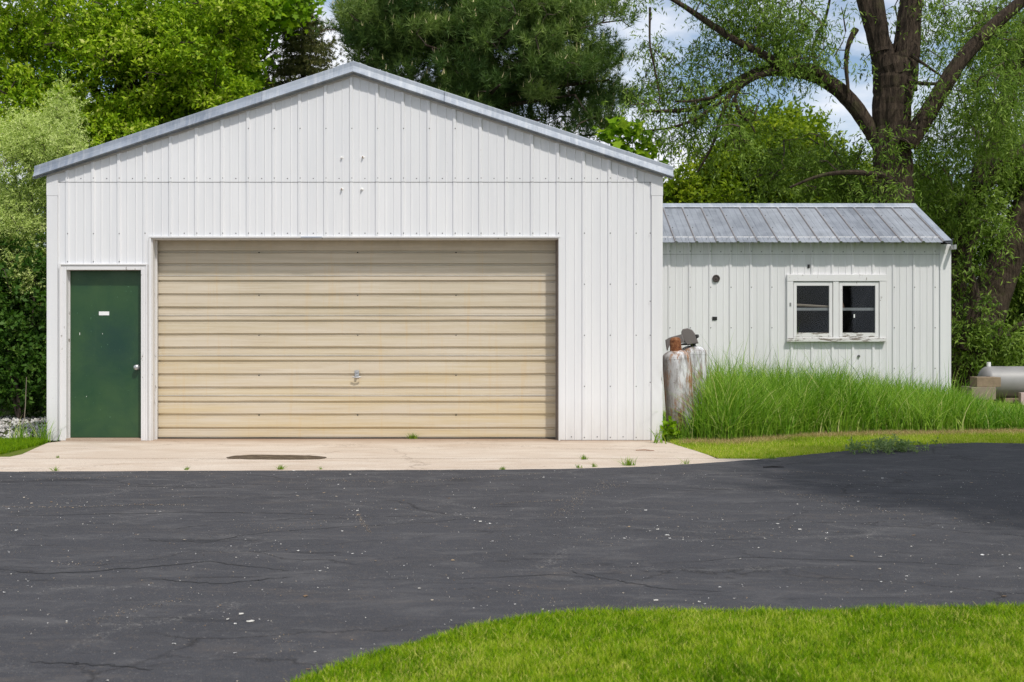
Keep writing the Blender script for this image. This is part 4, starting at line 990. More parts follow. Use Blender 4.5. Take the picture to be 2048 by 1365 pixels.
# --- big willow behind the shed
Yw = 9.0; s = Skel()
s.limb(W3([(1792, 835, 130), (1790, 760, 108), (1788, 560, 84), (1786, 430, 78), (1783, 300, 73), (1784, 190, 74), (1790, 136, 84), (1792, 118, 68)], Yw), 40, .07, 8)
s.limb(W3([(1778, 170, 50), (1768, 120, 46), (1752, 60, 40), (1728, -20, 36), (1712, -120, 36), (1690, -260, 22)], Yw), 22, .07)
s.limb(W3([(1765, 105, 34), (1757, 40, 30), (1750, -30, 27), (1752, -130, 20)], Yw - .1), 16, .06)
s.limb(W3([(1803, 180, 60), (1812, 110, 52), (1818, 50, 46), (1824, -20, 42), (1836, -140, 40), (1850, -280, 24)], Yw), 24, .07)
s.limb(W3([(1815, 290, 36), (1838, 255, 36), (1872, 200, 34), (1922, 122, 30), (1976, 62, 27), (2040, 5, 24), (2110, -60, 22), (2180, -120, 10)], Yw - .4), 20, .06)
s.limb(W3([(1775, 320, 36), (1756, 285, 32), (1735, 250, 31), (1700, 202, 32), (1662, 168, 31), (1622, 149, 27), (1572, 141, 24), (1522, 145, 21), (1480, 160, 16), (1432, 192, 13), (1400, 215, 10), (1350, 222, 8), (1285, 222, 5)], Yw, ), 16, .06)
s.limb(W3([(1650, 150, 20), (1620, 136, 18), (1570, 133, 20), (1520, 106, 16), (1460, 75, 14), (1400, 35, 12), (1350, 2, 9), (1270, -40, 6)], Yw - .3), 12, .05)
s.limb(W3([(1545, 142, 13), (1500, 160, 12), (1462, 190, 10), (1442, 235, 8), (1425, 290, 6), (1395, 345, 3)], Yw - .6), 8, .03)
s.limb(W3([(1480, 175, 7), (1462, 215, 6), (1455, 255, 5), (1450, 300, 3)], Yw - .6), 6, .02)
s.limb(W3([(1460, 190, 9), (1395, 236, 7), (1340, 256, 5), (1285, 262, 3)], Yw - .6), 7, .02)
s.limb(W3([(1470, 200, 8), (1482, 232, 7), (1500, 246, 5), (1510, 266, 3)], Yw - .7), 7, .02)
s.limb(W3([(1430, 195, 7), (1380, 203, 6), (1350, 203, 3)], Yw - .7), 7, .02)
s.limb(W3([(1712, 58, 14), (1697, 90, 10), (1692, 130, 9), (1697, 186, 6)], Yw - .2), 8, .04)
s.limb(W3([(1815, 162, 9), (1850, 168, 8), (1890, 167, 5)], Yw - .4), 8, .03)
s.limb(W3([(1820, 110, 7), (1850, 130, 6), (1890, 158, 3)], Yw - .4), 6, .03)
s.limb(W3([(1570, 135, 9), (1560, 90, 7), (1530, 40, 6), (1500, -20, 4)], Yw + .3), 7, .03)
s.limb(W3([(1640, 150, 9), (1625, 100, 7), (1650, 40, 6), (1665, -30, 4)], Yw + .5), 7, .03)
s.limb(W3([(1770, 352, 14), (1700, 345, 10), (1640, 352, 7), (1580, 375, 4)], Yw - 1), 8, .03)
s.limb(W3([(1300, 15, 5), (1300, 90, 4), (1310, 140, 4), (1320, 200, 3)], Yw - .4), 6, .02)
C = np.vstack([cloud(430, [(1420, 40, 190, 110, 1.25), (1560, 60, 130, 110, .45), (1300, 60, 90, 110, .6), (1320, 210, 100, 90, .55), (1440, 240, 100, 90, .45)], Yw, 1.6, .50, .8, 5),
               cloud(330, [(1660, 60, 110, 110, .45), (1780, 30, 130, 110, .4), (1930, 60, 120, 110, .8), (1900, 200, 90, 90, .6), (1980, 200, 80, 120, .8)], Yw + .2, 1.7, .49, .85, 8),
               cloud(260, [(1640, 330, 130, 70, 1.0), (1720, 385, 60, 35, .5), (1870, 340, 60, 90, .6), (1790, 425, 70, 30, .3), (1590, 380, 110, 50, .5)], Yw + 1.2, 1.0, .38, 1.1, 14),
               cloud(26, [(1790, 260, 60, 60, 1.0), (1780, 390, 60, 40, .8)], Yw - .9, .3, .40, 1.3, 17)])
s.grow(C, 4, .05, .015, .9)
V, tn = sprigs(C, 7, .36, 9, .112, .026, up=-.25, droop=.45, spread=.16, hang=.45)
tree('willow_tree', 'big forked willow with thick rough trunk and arching bare limb behind the shed', None, P(1790, 835, Yw), s, BARK, [(V, 4, L_WILLOW, tn)])

# --- second willow, leaning trunks at the right edge
Yw = 11.0; s = Skel()
s.limb(W3([(1915, 800, 150), (1930, 735, 120), (1962, 640, 88), (2002, 548, 68), (2042, 450, 60), (2085, 330, 50), (2120, 200, 40), (2150, 60, 26)], Yw), 30, .08, 7)
s.limb(W3([(1915, 760, 70), (1905, 640, 52), (1912, 540, 44), (1928, 460, 42), (1946, 405, 40), (1967, 331, 36), (1988, 281, 33), (2012, 199, 31), (2046, 85, 27), (2075, -10, 22), (2110, -120, 14)], Yw + .6), 20, .07)
s.limb(W3([(1968, 375, 26), (1996, 335, 28), (2030, 312, 28), (2075, 285, 22)], Yw + .2), 14, .05)
s.limb(W3([(1868, 500, 14), (1880, 456, 15), (1908, 428, 16), (1948, 382, 16)], Yw + .3), 10, .05)
s.limb(W3([(1990, 300, 9), (1990, 230, 7), (1975, 200, 5)], Yw), 7, .03)
s.limb(W3([(1925, 700, 26), (1950, 600, 20), (1935, 520, 14), (1960, 450, 8)], Yw - .8), 10, .05)
s.limb(W3([(1930, 740, 20), (1975, 690, 14), (2040, 650, 10), (2100, 620, 6)], Yw - .8), 8, .05)
C = np.vstack([cloud(620, [(1950, 330, 130, 130, 1.0), (2060, 250, 120, 150, 1.0), (1900, 420, 70, 60, .35), (2020, 120, 90, 110, .7)], Yw + 1.2, 2.0, .52, .85, 25),
               cloud(560, [(1960, 520, 75, 110, 1.0), (2060, 560, 110, 110, .9), (1945, 640, 65, 85, .9), (2060, 680, 110, 60, .7), (2150, 450, 120, 250, .7)], Yw + 1.4, 1.3, .49, .9, 28), cloud(110, [(1930, 620, 50, 120, 1.0), (1990, 690, 60, 50, .7), (1960, 440, 50, 60, .4)], Yw - .8, .7, .45, .9, 29)])
s.grow(C, 4, .05, .015, .9)
V, tn = sprigs(C, 8, .40, 9, .125, .032, up=-.2, droop=.45, spread=.2, hang=.45)
tree('willow_tree', 'leaning willow with several dark stems at the right edge of the photo', None, P(1925, 790, Yw), s, BARK, [(V, 4, L_WILLOW, tn)])

# --- rounded yellow-green trees beyond the shed
for (name, label, Y0, tr, regs, n, seed) in (
    ('broadleaf_tree', 'rounded olive green tree standing behind the shed roof', 21.0, [(1560, 640, 34), (1556, 480, 28), (1545, 380, 20), (1550, 300, 10)],
     [(1545, 365, 150, 100, 1.0), (1450, 400, 90, 60, .6), (1640, 400, 110, 80, .7), (1385, 420, 60, 45, .3), (1550, 300, 90, 60, .5)], 900, 41),
    ('broadleaf_tree', 'yellow green tree glimpsed between the willow trunks', 26.0, [(1740, 640, 30), (1745, 470, 24), (1750, 380, 12)],
     [(1740, 420, 120, 70, 1.0), (1850, 480, 60, 50, .4)], 420, 43)):
    s = Skel(); s.limb(W3(tr, Y0), 10, .05)
    x0_, y0_, w0_ = tr[-2]
    for (dx, dy) in ((-80, -60), (70, -70), (-40, -110), (110, -10)): s.limb(W3([(x0_, y0_ + 30, 16), (x0_ + dx * .5, y0_ + dy * .6, 9), (x0_ + dx, y0_ + dy, 4)], Y0), 7, .03)
    B, C, U, t0 = boughs(n // 6, 7, .85, regs, Y0, 2.4, seed); s.grow(np.vstack([B, C[::4]]), 5, 0, .018, .8)
    V, tn = sprigs(C, 7, .45, 8, .16, .080, up=.2, droop=.2, spread=.18, out=U, tint0=t0)
    tree(name, label, None, P(tr[0][0], 660 + 1.34 * F / (Y0 + DIST), Y0), s, BARK, [(V, 4, L_FAR, tn)])

# --- big bright green tree, upper left
Y0 = 13.0; s = Skel()
s.limb(W3([(240, 780, 60), (238, 560, 46), (232, 330, 34), (238, 200, 28), (255, 130, 22), (275, 60, 18), (290, -40, 12)], Y0), 14, .06)
s.limb(W3([(232, 300, 22), (200, 200, 16), (165, 150, 12), (120, 90, 8), (70, 40, 5)], Y0), 9, .04)
s.limb(W3([(236, 260, 18), (262, 170, 13), (320, 110, 9), (400, 60, 6)], Y0 - .5), 8, .04)
s.limb(W3([(236, 330, 18), (180, 270, 12), (110, 220, 9), (30, 190, 5)], Y0 - .4), 8, .04)
s.limb(W3([(236, 320, 16), (330, 230, 12), (420, 190, 8), (480, 170, 4)], Y0 - .4), 8, .04)
B, C, U, t0 = boughs(310, 7, .62, [(140, 90, 200, 130, 1.0), (330, 110, 180, 110, 1.0), (300, 250, 180, 80, .8), (80, 260, 130, 110, .7), (410, 210, 70, 70, .5), (-80, 120, 120, 200, .5), (420, 30, 90, 70, .4), (200, -100, 300, 80, .3)], Y0, 2.4, 51)
s.grow(np.vstack([B, C[::3]]), 5, 0, .016, .8)
V, tn = sprigs(C, 7, .34, 10, .115, .052, up=.25, droop=.3, spread=.13, out=U, tint0=t0)
tree('leafy_tree', 'large bright green leafy tree filling the sky left of the gable', None, P(240, 860, Y0), s, BARK, [(V, 4, L_ELM, tn)])

# --- maple reaching over from behind
Y0 = 14.5; s = Skel()
s.limb(W3([(395, 780, 50), (400, 400, 36), (410, 200, 28), (430, 80, 20), (455, -40, 12)], Y0), 12, .05)
s.limb(W3([(410, 210, 16), (460, 120, 11), (520, 60, 8), (590, 10, 5)], Y0), 8, .04)
s.limb(W3([(412, 160, 12), (470, 140, 9), (520, 120, 5), (545, 100, 3)], Y0 - .4), 7, .03)
C = cloud(360, [(510, 15, 100, 55, 1.0), (460, 80, 70, 60, .8), (430, 30, 80, 90, .6), (470, 150, 45, 40, .3), (575, -10, 50, 45, .4)], Y0, 1.2, .38, 1.2, 61)
s.grow(C, 5, 0, .012, .8)
V, tn, kk = lobed(C, 26, .16, spread=.24)
tree('maple_tree', 'yellow green maple with large lobed leaves, overhanging the left roof slope', None, P(395, 830, Y0), s, BARK, [(V, kk, L_MAPLE, tn)])

# --- young maple whose top shows above the right roof slope: separate leaves
Y0 = 8.6; t = empty('maple_sapling', P(1265, 1100, Y0) * 1, 'young bright green maple top rising above the right roof slope', 'tree')
t.location = (X(1262, Y0), Y0, 0)
b = MB(); tips = [(1212, 262), (1222, 250), (1245, 245), (1268, 244), (1290, 262), (1298, 290), (1232, 275), (1255, 275), (1280, 285), (1262, 310), (1290, 318), (1228, 300), (1318, 330), (1245, 312)]
b.tube([Vector((X(1262, Y0), Y0, 0)), Vector((X(1264, Y0), Y0, 1.8)), P(1262, 330, Y0)], [.03, .022, .012], 8)
for (a, c_) in tips: b.tube([P(1262, 345, Y0), P((1262 + a) / 2, (335 + c_) / 2 - 6, Y0 - .1), P(a, c_, Y0 - .1 + rnd.uniform(-.3, .3))], [.009, .006, .003], 5)
b.build('trunk', TWIG, t)
leafm = []
outl = [(0, -.02), (.24, .10), (.55, .02), (.34, .34), (.62, .62), (.27, .62), (0, 1.0), (-.27, .62), (-.62, .62), (-.34, .34), (-.55, .02), (-.24, .10)]
for q in range(5):
    me = bpy.data.meshes.new('leaf'); me.from_pydata([(u * .19, -v * .19, .03 * abs(u) - .02 * v * v + rnd.uniform(-.004, .004)) for u, v in outl] + [(0, -.06, .0)], [], [(k, (k + 1) % 12, 12) for k in range(12)]); me.update()
    a = me.attributes.new('tint', 'FLOAT', 'POINT'); a.data.foreach_set('value', [q / 4.0] * 13); me.materials.append(L_MAPLE); leafm.append(me)
for k in range(210):
    a, c_ = tips[k % len(tips)]; o = bpy.data.objects.new('leaf', leafm[rnd.randrange(5)]); SC.collection.objects.link(o); o.parent = t
    p = P(a + rnd.gauss(0, 9), c_ + rnd.gauss(4, 9), Y0 - .1 + rnd.gauss(0, .16)); o.location = p - t.location
    o.rotation_euler = (rnd.uniform(.3, 1.3), rnd.uniform(-.5, .5), rnd.uniform(-1.3, 1.3)); sc_ = rnd.uniform(.65, 1.25); o.scale = (sc_,) * 3

# --- white pine
def needles(B, D_, per, L, W_, tint0, cone=.75):
    n = len(B); p = np.repeat(B, per, 0); d = np.repeat(D_, per, 0); dd = norm(d * cone + unit(n * per)); w = norm(np.cross(dd, unit(n * per))) * W_ * .5
    Lr = (L * R.uniform(.7, 1.2, n * per))[:, None]
    V = np.stack([p - w, p + w, p + dd * Lr], 1).reshape(-1, 3); return V, np.clip(np.repeat(tint0, per) * .62 + R.random(n * per) * .14, 0, .8)
Y0 = 11.0; s = Skel()
s.limb(W3([(965, 760, 60), (966, 400, 48), (968, 230, 40), (972, 100, 34), (975, -60, 26), (978, -260, 12)], Y0), 12, .05)
for (a, c_, yy) in ((720, 70, -.5), (760, 20, -1), (790, 170, -1.2), (850, 90, -2), (900, 230, -1.8), (1180, 40, -.4), (1220, 160, -.2), (1150, 190, -1.2), (1080, 110, -2), (1080, 240, -1.5), (1190, 270, .2), (860, -30, -1.5), (1060, -10, -1.8), (1020, 60, -2.4), (1000, 170, -2.2), (830, 230, -.5)):
    yb = 40 + c_ * .85; s.limb(W3([(968, yb + 20, 12), ((968 + a) / 2, (yb + c_) / 2 + 8, 8, yy * .6), (a, c_, 4, yy)], Y0), 6, .04)
PR = [(800, 40, 105, 85, .9), (870, 130, 130, 90, 1.0), (1010, 60, 160, 100, 1.1), (1130, 90, 110, 110, .9), (1060, 210, 130, 70, .8), (930, 210, 110, 60, .7), (1180, 210, 70, 90, .6), (900, -40, 200, 70, .6), (745, 50, 45, 70, .22)]
B, C, U, t0 = boughs(150, 34, .50, PR, Y0 - .9, 1.2, 71, .7, .44)
B2, C2, U2, t2 = boughs(170, 22, .65, PR, Y0 + .9, 1.0, 73, .6, .2)
B = np.vstack([B, B2]); C = np.vstack([C, C2]); U = np.vstack([U, U2]); t0 = np.concatenate([t0, t2 * .5])  # back boughs tinted darker, standing in for shade inside the crown
s.grow(np.vstack([B, C[::12]]), 5, -.05, .015, .9)
B = C; D0 = norm(U * .55 + unit(len(B)) * .25 + np.array([.0, -.15, .65])); Vn = []; Tn = []
for q in range(3):
    v, tt = needles(B + D0 * (.07 * q), D0, 12, .18, .0145, t0, .28 + .5 * q); Vn.append(v); Tn.append(tt)
kc = R.random(len(B)) < .22; bc = (B + D0 * .22)[kc]; dc = norm(np.array([0, -.1, 1.0]) + .25 * R.standard_normal((len(bc), 3))); wc = norm(np.cross(dc, unit(len(bc)))) * .011
v = np.stack([bc - wc, bc + wc, bc + dc * .12], 1).reshape(-1, 3); Vn.append(v); Tn.append(np.full(len(bc), 1.0))
tree('pine_tree', 'large dark green pine with pale candle tips behind the garage ridge', None, P(965, 880, Y0), s, BARK, [(np.vstack(Vn), 3, L_PINE, np.concatenate(Tn))])

# --- spruces
def spruce(label, px, ptop, pbot, half, Y0, n_lv, seed):
    s = Skel(); s.limb(W3([(px, 840, 26), (px, pbot, 20), (px, (ptop + pbot) / 2, 12), (px + 2, ptop, 2)], Y0), 8, .03)
    Bs, Ds = [], []
    for i in range(n_lv):
        f_ = (i + .5) / n_lv; py = ptop + (pbot - ptop) * f_; L_ = (half * f_ ** .8) * (Y0 + DIST) / F * R.uniform(.75, 1.15)
        for k in range(9):
            az = R.random() * 6.283; c0 = np.array(P(px, py, Y0)); l_ = L_ * R.uniform(.6, 1.2); dr = np.array([math.cos(az), math.sin(az), 0])
            path = [c0 + dr * l_ * t + np.array([0, 0, -.28 * l_ * t + .32 * l_ * t * t * t]) for t in np.linspace(0, 1, 8)]
            s.small.tube([Vector(p) for p in path], [.014 - .0014 * q for q in range(8)], 4, 0, cap=False)
            for q in range(1, 8):
                tl = .34 * l_ * (1 - q / 9) + .10
                for sg in (-1, 1):
                    sd = np.array([-dr[1] * sg, dr[0] * sg, -.25]) + dr * .55; m_ = max(2, int(tl / .07))
                    for w_ in range(m_): Bs.append(path[q] + sd * tl * (w_ + R.random()) / m_); Ds.append(sd)
                if q == 7:
                    for w_ in range(3): Bs.append(path[q] + np.array([0, 0, .05 * w_])); Ds.append(dr + np.array([0, 0, .7]))
    Bs = np.array(Bs); Ds = norm(np.array(Ds)); V, tn = needles(Bs, Ds, 12, .085, .018, R.random(len(Bs)), .7)
    return tree('spruce_tree', label, None, P(px, 660 + 1.34 * F / (Y0 + DIST), Y0), s, TWIG, [(V, 3, L_SPRUCE, tn)])
spruce('brownish green spruce with a pointed top just left of the ridge', 606, 14, 330, 200, 16.0, 28, 1)
spruce('dark spruce half hidden between the maple and the pointed spruce', 495, 108, 360, 110, 17.5, 18, 2)

# --- silvery shrub and the dark bush at the left edge
Y0 = 4.2; s = Skel()
for (a, c_) in ((20, 300), (60, 330), (118, 250), (150, 300), (-20, 350), (90, 420), (40, 480), (10, 560), (175, 330)):
    s.limb(W3([(40, 850, 9), (50, 640, 7), ((40 + a) / 2 + 15, (600 + c_) / 2, 5), (a, c_, 3)], Y0 + rnd.uniform(.3, .9)), 7, .04)
C = np.vstack([cloud(1050, [(40, 330, 110, 90, 1.0), (20, 450, 90, 110, .9), (105, 290, 55, 60, .5), (120, 350, 70, 50, .5), (40, 560, 65, 60, .55), (-60, 400, 100, 160, .5)], Y0 + .3, .9, .34, 1.5, 81),
               cloud(60, [(122, 232, 22, 50, 1.0), (40, 262, 14, 30, .3), (195, 350, 25, 25, .35)], Y0 + .1, .3, .1, 2, 83)])
s.grow(C, 4, 0, .007, .8)
V, tn = sprigs(C, 9, .22, 13, .050, .014, up=.55, droop=.1, spread=.09)
tree('olive_shrub', 'tall silvery green shrub left of the garage eave', None, (X(40, Y0), Y0, 0), s, TWIG, [(V, 4, L_OLIVE, tn)], cat='shrub', stem='stem', crownname='foliage')
Y0 = 3.9; s = Skel()
for (a, c_) in ((10, 640), (50, 600), (80, 700), (30, 760), (90, 780), (0, 720), (70, 560)):
    s.limb(W3([(40, 846, 9), ((40 + a) / 2, 780, 6), (a, c_, 3)], Y0 + rnd.uniform(-.3, .4)), 6, .04)
C = cloud(800, [(40, 640, 70, 90, 1.0), (50, 740, 60, 80, .9), (0, 560, 60, 80, .6), (-60, 700, 100, 120, .6), (80, 560, 30, 60, .3)], Y0 + .3, .75, .36, 1.5, 91)
s.grow(C, 4, 0, .006, .8)
V, tn = sprigs(C, 6, .22, 9, .085, .050, up=.3, droop=.2, spread=.12)
tree('leafy_bush', 'dark green leafy bush filling the gap left of the garage wall', None, (X(40, Y0), Y0, 0), s, TWIG, [(V, 4, L_BUSH, tn)], cat='bush', stem='stem', crownname='foliage')
Y0 = 7.0; s = Skel(); s.limb(W3([(-10, 820, 20), (0, 600, 16), (20, 420, 10)], Y0), 8, .04); s.limb(W3([(0, 640, 12), (60, 560, 8), (90, 470, 4)], Y0), 7, .04)
C = cloud(420, [(20, 520, 140, 160, 1.0), (20, 700, 150, 110, .8), (-150, 500, 150, 200, .8)], Y0, 1.2, .33, 1.0, 95); s.grow(C, 4, 0, .01, .5)
V, tn = sprigs(C, 7, .4, 9, .11, .06, up=.2, droop=.2, spread=.22)
tree('leafy_bush', 'tall deep green bush in the shade behind the silvery shrub', None, (X(-10, Y0), Y0, 0), s, TWIG, [(V, 4, L_BUSH, tn)], cat='bush', stem='stem', crownname='foliage')
# low bush mass behind the horizontal tank
Y0 = 13.0; s = Skel(); s.limb(W3([(2010, 770, 12), (2012, 700, 8), (2020, 640, 4)], Y0), 6, .04)
C = cloud(420, [(2030, 700, 110, 45, 1.0), (1930, 720, 60, 35, .4), (2150, 650, 130, 90, .7)], Y0, 1.0, .33, 1.0, 97); s.grow(C, 4, 0, .01, .5)
V, tn = sprigs(C, 7, .35, 9, .10, .045, up=.2, droop=.2, spread=.22)
tree('leafy_bush', 'low shaded bush behind the silver tank', None, (X(2010, Y0), Y0, 0), s, TWIG, [(V, 4, L_BUSH, tn)], cat='bush', stem='stem', crownname='foliage')
# unseen tree added right of the drive to cast shade across the asphalt
s = Skel(); tb = Vector((8.3, -7.7, 0)); s.limb([((8.3, -7.7, -.1), .22), ((8.3, -7.6, 2.2), .18), ((8.2, -7.7, 4.5), .13), ((8.3, -7.8, 7.5), .05)], 14, .05)
u = unit(1500) * (R.random(1500) ** .4)[:, None]; C = np.array([8.55, -7.7, 6.0]) + u * np.array([3.75, 3.7, 2.6]); s.grow(C[:300], 5, 0, .02, .8)
V, tn = sprigs(C, 5, .5, 8, .19, .12, up=.2, droop=.2, spread=.25)
tree('shadow_caster_tree', 'leafy tree added out of view right of the drive to shade the asphalt', None, tb, s, BARK, [(V, 4, L_ELM, tn)])
# far woods
n = 1700; x = R.uniform(-60, 70, n); yy = R.uniform(62, 70, n); top = 2.6 + 2.4 * vnoise(x, yy * 0, .12, 5); z = R.random(n) * top
C = np.stack([x, yy, z], 1); V, tn = sprigs(C, 4, 1.6, 6, .75, .45, up=.2, droop=.1, spread=.8)
tag(npmesh('distant_woods', V, 4, L_FAR, None, tn), 'distant line of green woods beyond the field', 'woods', kind='stuff')

# ------------------------------------------------------------------ small plants, litter
def weed(px, py, sz, n, name, label, mat, Y=None, tall=1.0, leafw=.006):
    p = G(px, py); n_ = n; sz *= .62
    x = p.x + R.standard_normal(n_) * sz * .22; y = p.y + R.standard_normal(n_) * sz * .12
    o = blades(name, x, y, R.uniform(.3, 1.0, n_) * sz * tall, np.full(n_, leafw), mat, .0, 2, .9, None, None, .6)
    me = o.data; co = np.empty(len(me.vertices) * 3, dtype=np.float32); me.vertices.foreach_get('co', co); co = co.reshape(-1, 3) - np.array([p.x, p.y, 0], dtype=np.float32); me.vertices.foreach_set('co', co.ravel()); o.location = (p.x, p.y, 0)
    return tag(o, label, 'weed', 'weeds in the paving')
for (a, c_, sz, n_, lb) in (
    (115, 916, .07, 26, 'tiny weed on the concrete in front of the green door'),
    (111, 942, .10, 30, 'yellow green weed at the asphalt edge below the green door, leftmost of the row'),
    (373, 940, .09, 30, 'small weed at the asphalt edge left of the muddy patch'),
    (560, 939, .11, 60, 'bushy bright weed at the asphalt edge just below the muddy patch'),
    (642, 939, .07, 14, 'thin spiky weed at the asphalt edge right of the muddy patch'),
    (826, 878, .17, 130, 'round green grass tuft at the foot of the overhead door'),
    (1005, 940, .10, 34, 'flat weed at the asphalt edge below the right part of the overhead door'),
    (1168, 919, .12, 60, 'yellowish weed tuft in the joint between the two concrete slabs'),
    (1157, 936, .10, 30, 'low weed at the asphalt edge below the tuft in the slab joint'),
    (1188, 934, .10, 30, 'low weed at the asphalt edge right beside its twin near the slab joint tuft'),
    (1258, 931, .20, 80, 'widest leafy weed at the asphalt edge near the garage corner'),
    (1371, 928, .17, 24, 'upright two stemmed weed at the end of the concrete slab'),
    (1542, 919, .16, 40, 'last weed of the row where concrete meets verge')):
    weed(a, c_, sz, n_, 'weed', lb, L_WEED)
for (a, c_, sz, n_, lb) in ((1780, 904, .22, 300, 'wide grey green thistle patch on the verge beside the drive'), (1728, 908, .15, 110, 'smaller grey green weed left of the thistle patch on the verge')):
    p = G(a, c_); C = np.array([[p.x, p.y, 0]]) + R.standard_normal((n_ // 7, 3)) * np.array([sz * .75, .12, 0]) + np.array([0, 0, .02]) + R.random((n_ // 7, 3)) * np.array([0, 0, sz * .3])
    V, tn = sprigs(C, 4, .07, 7, .040, .016, up=.7, droop=.1, spread=.02); V = V - np.array([p.x, p.y, 0]); o = npmesh('weed', V, 4, L_THISTLE, None, tn); o.location = (p.x, p.y, 0); tag(o, lb, 'weed', 'weeds on the verge', 'stuff')
# broad weeds and long blades at corners
def blade_plant(px, py, sz, n, name, label, mat, lw=.010, yy=None):
    p = G(px, py) if yy is None else Vector((X(px, yy), yy, 0)); x = p.x + R.standard_normal(n) * sz * .18; y = p.y + R.standard_normal(n) * .06
    o = blades(name, x, y, R.uniform(.45, 1.0, n) * sz, np.full(n, lw), mat, .0, 4, .7, None, None, .35); return tag(o, label, 'grass tuft')
blade_plant(40, 884, .36, 60, 'grass_tuft', 'long green grass tuft on the gravel at the left edge', L_TALL)
blade_plant(84, 884, .40, 55, 'grass_tuft', 'long green grass tuft against the left garage corner', L_TALL)
blade_plant(1316, 886, .30, 14, 'grass_tuft', 'few broad grass blades rising before the right garage corner', L_WEED, .016)
b = MB(); p = G(46, 868); b.tube([p, p + Vector((.03, 0, .35)), P(53, 755, p.y)], [.007, .006, .004], 6)
tag(b.build('dry_stalk', WOODPALE), 'thin dry upright stalk left of the garage', 'stalk')
# bright broadleaf seedling in front of the cylinders
C = np.array([[X(1342, -.05), -.05, .12], [X(1340, -.05), -.05, .20], [X(1350, -.05), -.05, .08], [X(1336, -.05), -.05, .10]])
V, tn = sprigs(C, 6, .08, 4, .075, .042, up=.6, droop=.1, spread=.03)
tag(npmesh('seedling', V, 4, L_MAPLE, None, tn), 'bright yellow green seedling at the foot of the leaning gas cylinder', 'seedling')
b = MB(); p = G(1290, 903); b.tube([p + Vector((-.10, .02, .010)), p + Vector((0, -.01, .016)), p + Vector((.10, -.03, .010))], [.004, .006, .003], 5); b.tube([p + Vector((0, -.01, .014)), p + Vector((.05, .04, .012))], [.004, .002], 5)
tag(b.build('twig', RUST), 'small brown twig lying on the concrete near the garage corner', 'twig')
b = MB(); p = G(1547, 937); b.tube([p + Vector((-.10, 0, .012)), p + Vector((0, .03, .014)), p + Vector((.10, 0, .012))], [.006, .009, .004], 6)
tag(b.build('twig', BLACK), 'dark twig lying on the asphalt edge near the verge', 'twig')
# petals, chips and dry leaf bits on the asphalt
pos = [(482, 1232, 9), (500, 1247, 14), (470, 1252, 5), (455, 1243, 6), (640, 1146, 5), (655, 1140, 4), (348, 1292, 7), (630, 1308, 5), (8, 1189, 6), (57, 1166, 4), (320, 1026, 5), (18, 1108, 3), (55, 1176, 3), (255, 1240, 4),
       (903, 1245, 4), (1085, 1223, 4), (1030, 1213, 4), (808, 1135, 3), (705, 1111, 5), (985, 1086, 4), (962, 1217, 3), (1110, 1073, 5), (1250, 1080, 5), (1300, 1065, 4), (1340, 1080, 5), (1425, 1095, 4), (1517, 1099, 4), (1481, 1121, 4),
       (1440, 1178, 5), (1652, 1080, 5), (1600, 1062, 8), (1655, 1069, 3), (1885, 1058, 3), (1822, 1096, 4), (1862, 1085, 3), (1760, 1117, 6), (1813, 1156, 6), (1763, 1167, 6), (1965, 1113, 8), (2005, 1113, 4), (2040, 1140, 5), (1765, 959, 5),
       (1087, 957, 4), (921, 1032, 4), (960, 1046, 7), (980, 1050, 5), (715, 1024, 6), (950, 1019, 4), (1248, 1080, 4), (1410, 1212, 4), (1575, 1178, 4), (470, 1311, 6), (1275, 1131, 3), (1285, 1163, 3), (1315, 1062, 6)]
Vp = []; Tp = []
def fleck(x, y, r_, t_, asp=None):
    n_ = 7; a0 = rnd.random() * 6.28; asp = asp or rnd.uniform(.3, .9); pts_ = []
    for k in range(n_):
        a = 2 * math.pi * k / n_; u_, v_ = r_ * math.cos(a) * rnd.uniform(.7, 1.2), r_ * asp * math.sin(a) * rnd.uniform(.7, 1.2); pts_.append((x + u_ * math.cos(a0) - v_ * math.sin(a0), y + u_ * math.sin(a0) + v_ * math.cos(a0), .0085 + rnd.random() * .004))
    Vp.extend(pts_); Tp.append(t_)
for (a, c_, w_) in pos:
    p = G(a, c_); d = p.y + DIST; fleck(p.x, p.y, w_ / 2 * d / F * 1.35, rnd.uniform(.72, 1), .8)
    for q in range(2): fleck(p.x + rnd.gauss(0, .05), p.y + rnd.gauss(0, .05), rnd.uniform(.002, .005), rnd.uniform(.4, 1))
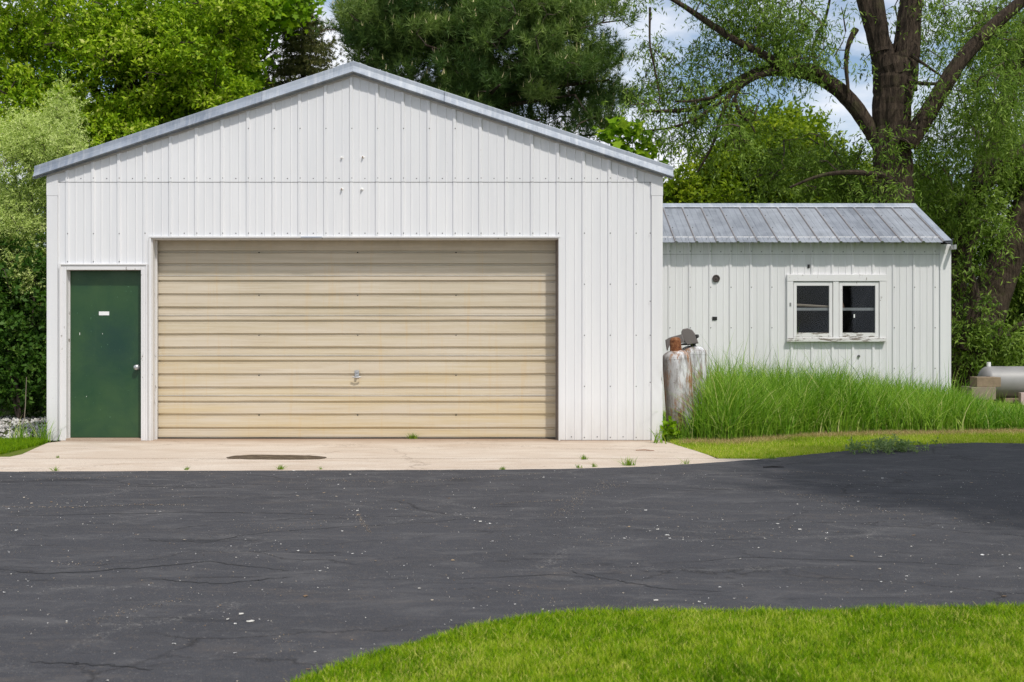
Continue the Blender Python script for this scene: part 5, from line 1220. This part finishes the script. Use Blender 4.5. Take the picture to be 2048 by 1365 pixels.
GRIT = ((.10, 1.0, [(1118, 1040), (1140, 1010), (1180, 985), (1222, 975), (1205, 962)]), (.03, .8, [(1560, 944), (1640, 949), (1720, 955), (1765, 959)]), (.06, .7, [(1010, 1190), (1060, 1194), (1130, 1212)]),
        (.03, .8, [(900, 960), (1000, 954), (1080, 949)]), (.02, .9, [(980, 1012), (1050, 1006), (1130, 1003)]), (.03, .7, [(1600, 992), (1850, 1003), (1950, 1012)]), (.03, 1.0, [(0, 1016), (150, 1017), (280, 1012), (420, 1014)]),
        (.02, .9, [(715, 1030), (730, 1056), (742, 1070)]), (.05, .8, [(160, 1255), (260, 1225), (380, 1200)]), (.05, .6, [(1400, 1055), (1500, 1068), (1560, 1075)]), (.05, .9, [(60, 962), (180, 958), (300, 955)]), (.05, .8, [(640, 962), (800, 968), (900, 962)]),
        (.10, .8, [(110, 1128), (180, 1134), (230, 1140)]), (.08, .7, [(1150, 1080), (1200, 1086), (1230, 1092)]), (.12, .8, [(470, 1055), (560, 1062), (640, 1046)]), (.08, .7, [(1560, 985), (1700, 1015), (1780, 1028)]), (.1, .7, [(540, 1280), (590, 1295), (620, 1305)]))
for w_, dn, pts_g in GRIT:
    Pg = [G(a, c_) for a, c_ in pts_g]
    for i in range(len(Pg) - 1):
        for q in range(int((Pg[i + 1] - Pg[i]).length * 170 * dn)):
            p = Pg[i].lerp(Pg[i + 1], rnd.random()); fleck(p.x + rnd.gauss(0, w_ * .5), p.y + rnd.gauss(0, w_ * .7), rnd.uniform(.0014, .0038), rnd.uniform(.12, .62))
for k in range(3400):
    d = 4.6 + 7.2 * rnd.random() ** .7; x = rnd.uniform(-.43, .43) * d; y = d - DIST
    if inside(full, np.array([x]), np.array([y]))[0] and y < -8.5: continue
    if rnd.random() > vnoise(np.array([x]), np.array([y]), 1.3, 77)[0] * 1.5: continue
    fleck(x, y, rnd.uniform(.0015, .0055) * (1 + (rnd.random() < .05) * 2), rnd.choice([.1, .35, .5, .75, .9]))
tag(npmesh('petal_litter', np.array(Vp), 7, PETAL, None, np.array(Tp)), 'pale petals, chips and dry leaf bits scattered on the asphalt', 'litter', kind='stuff')
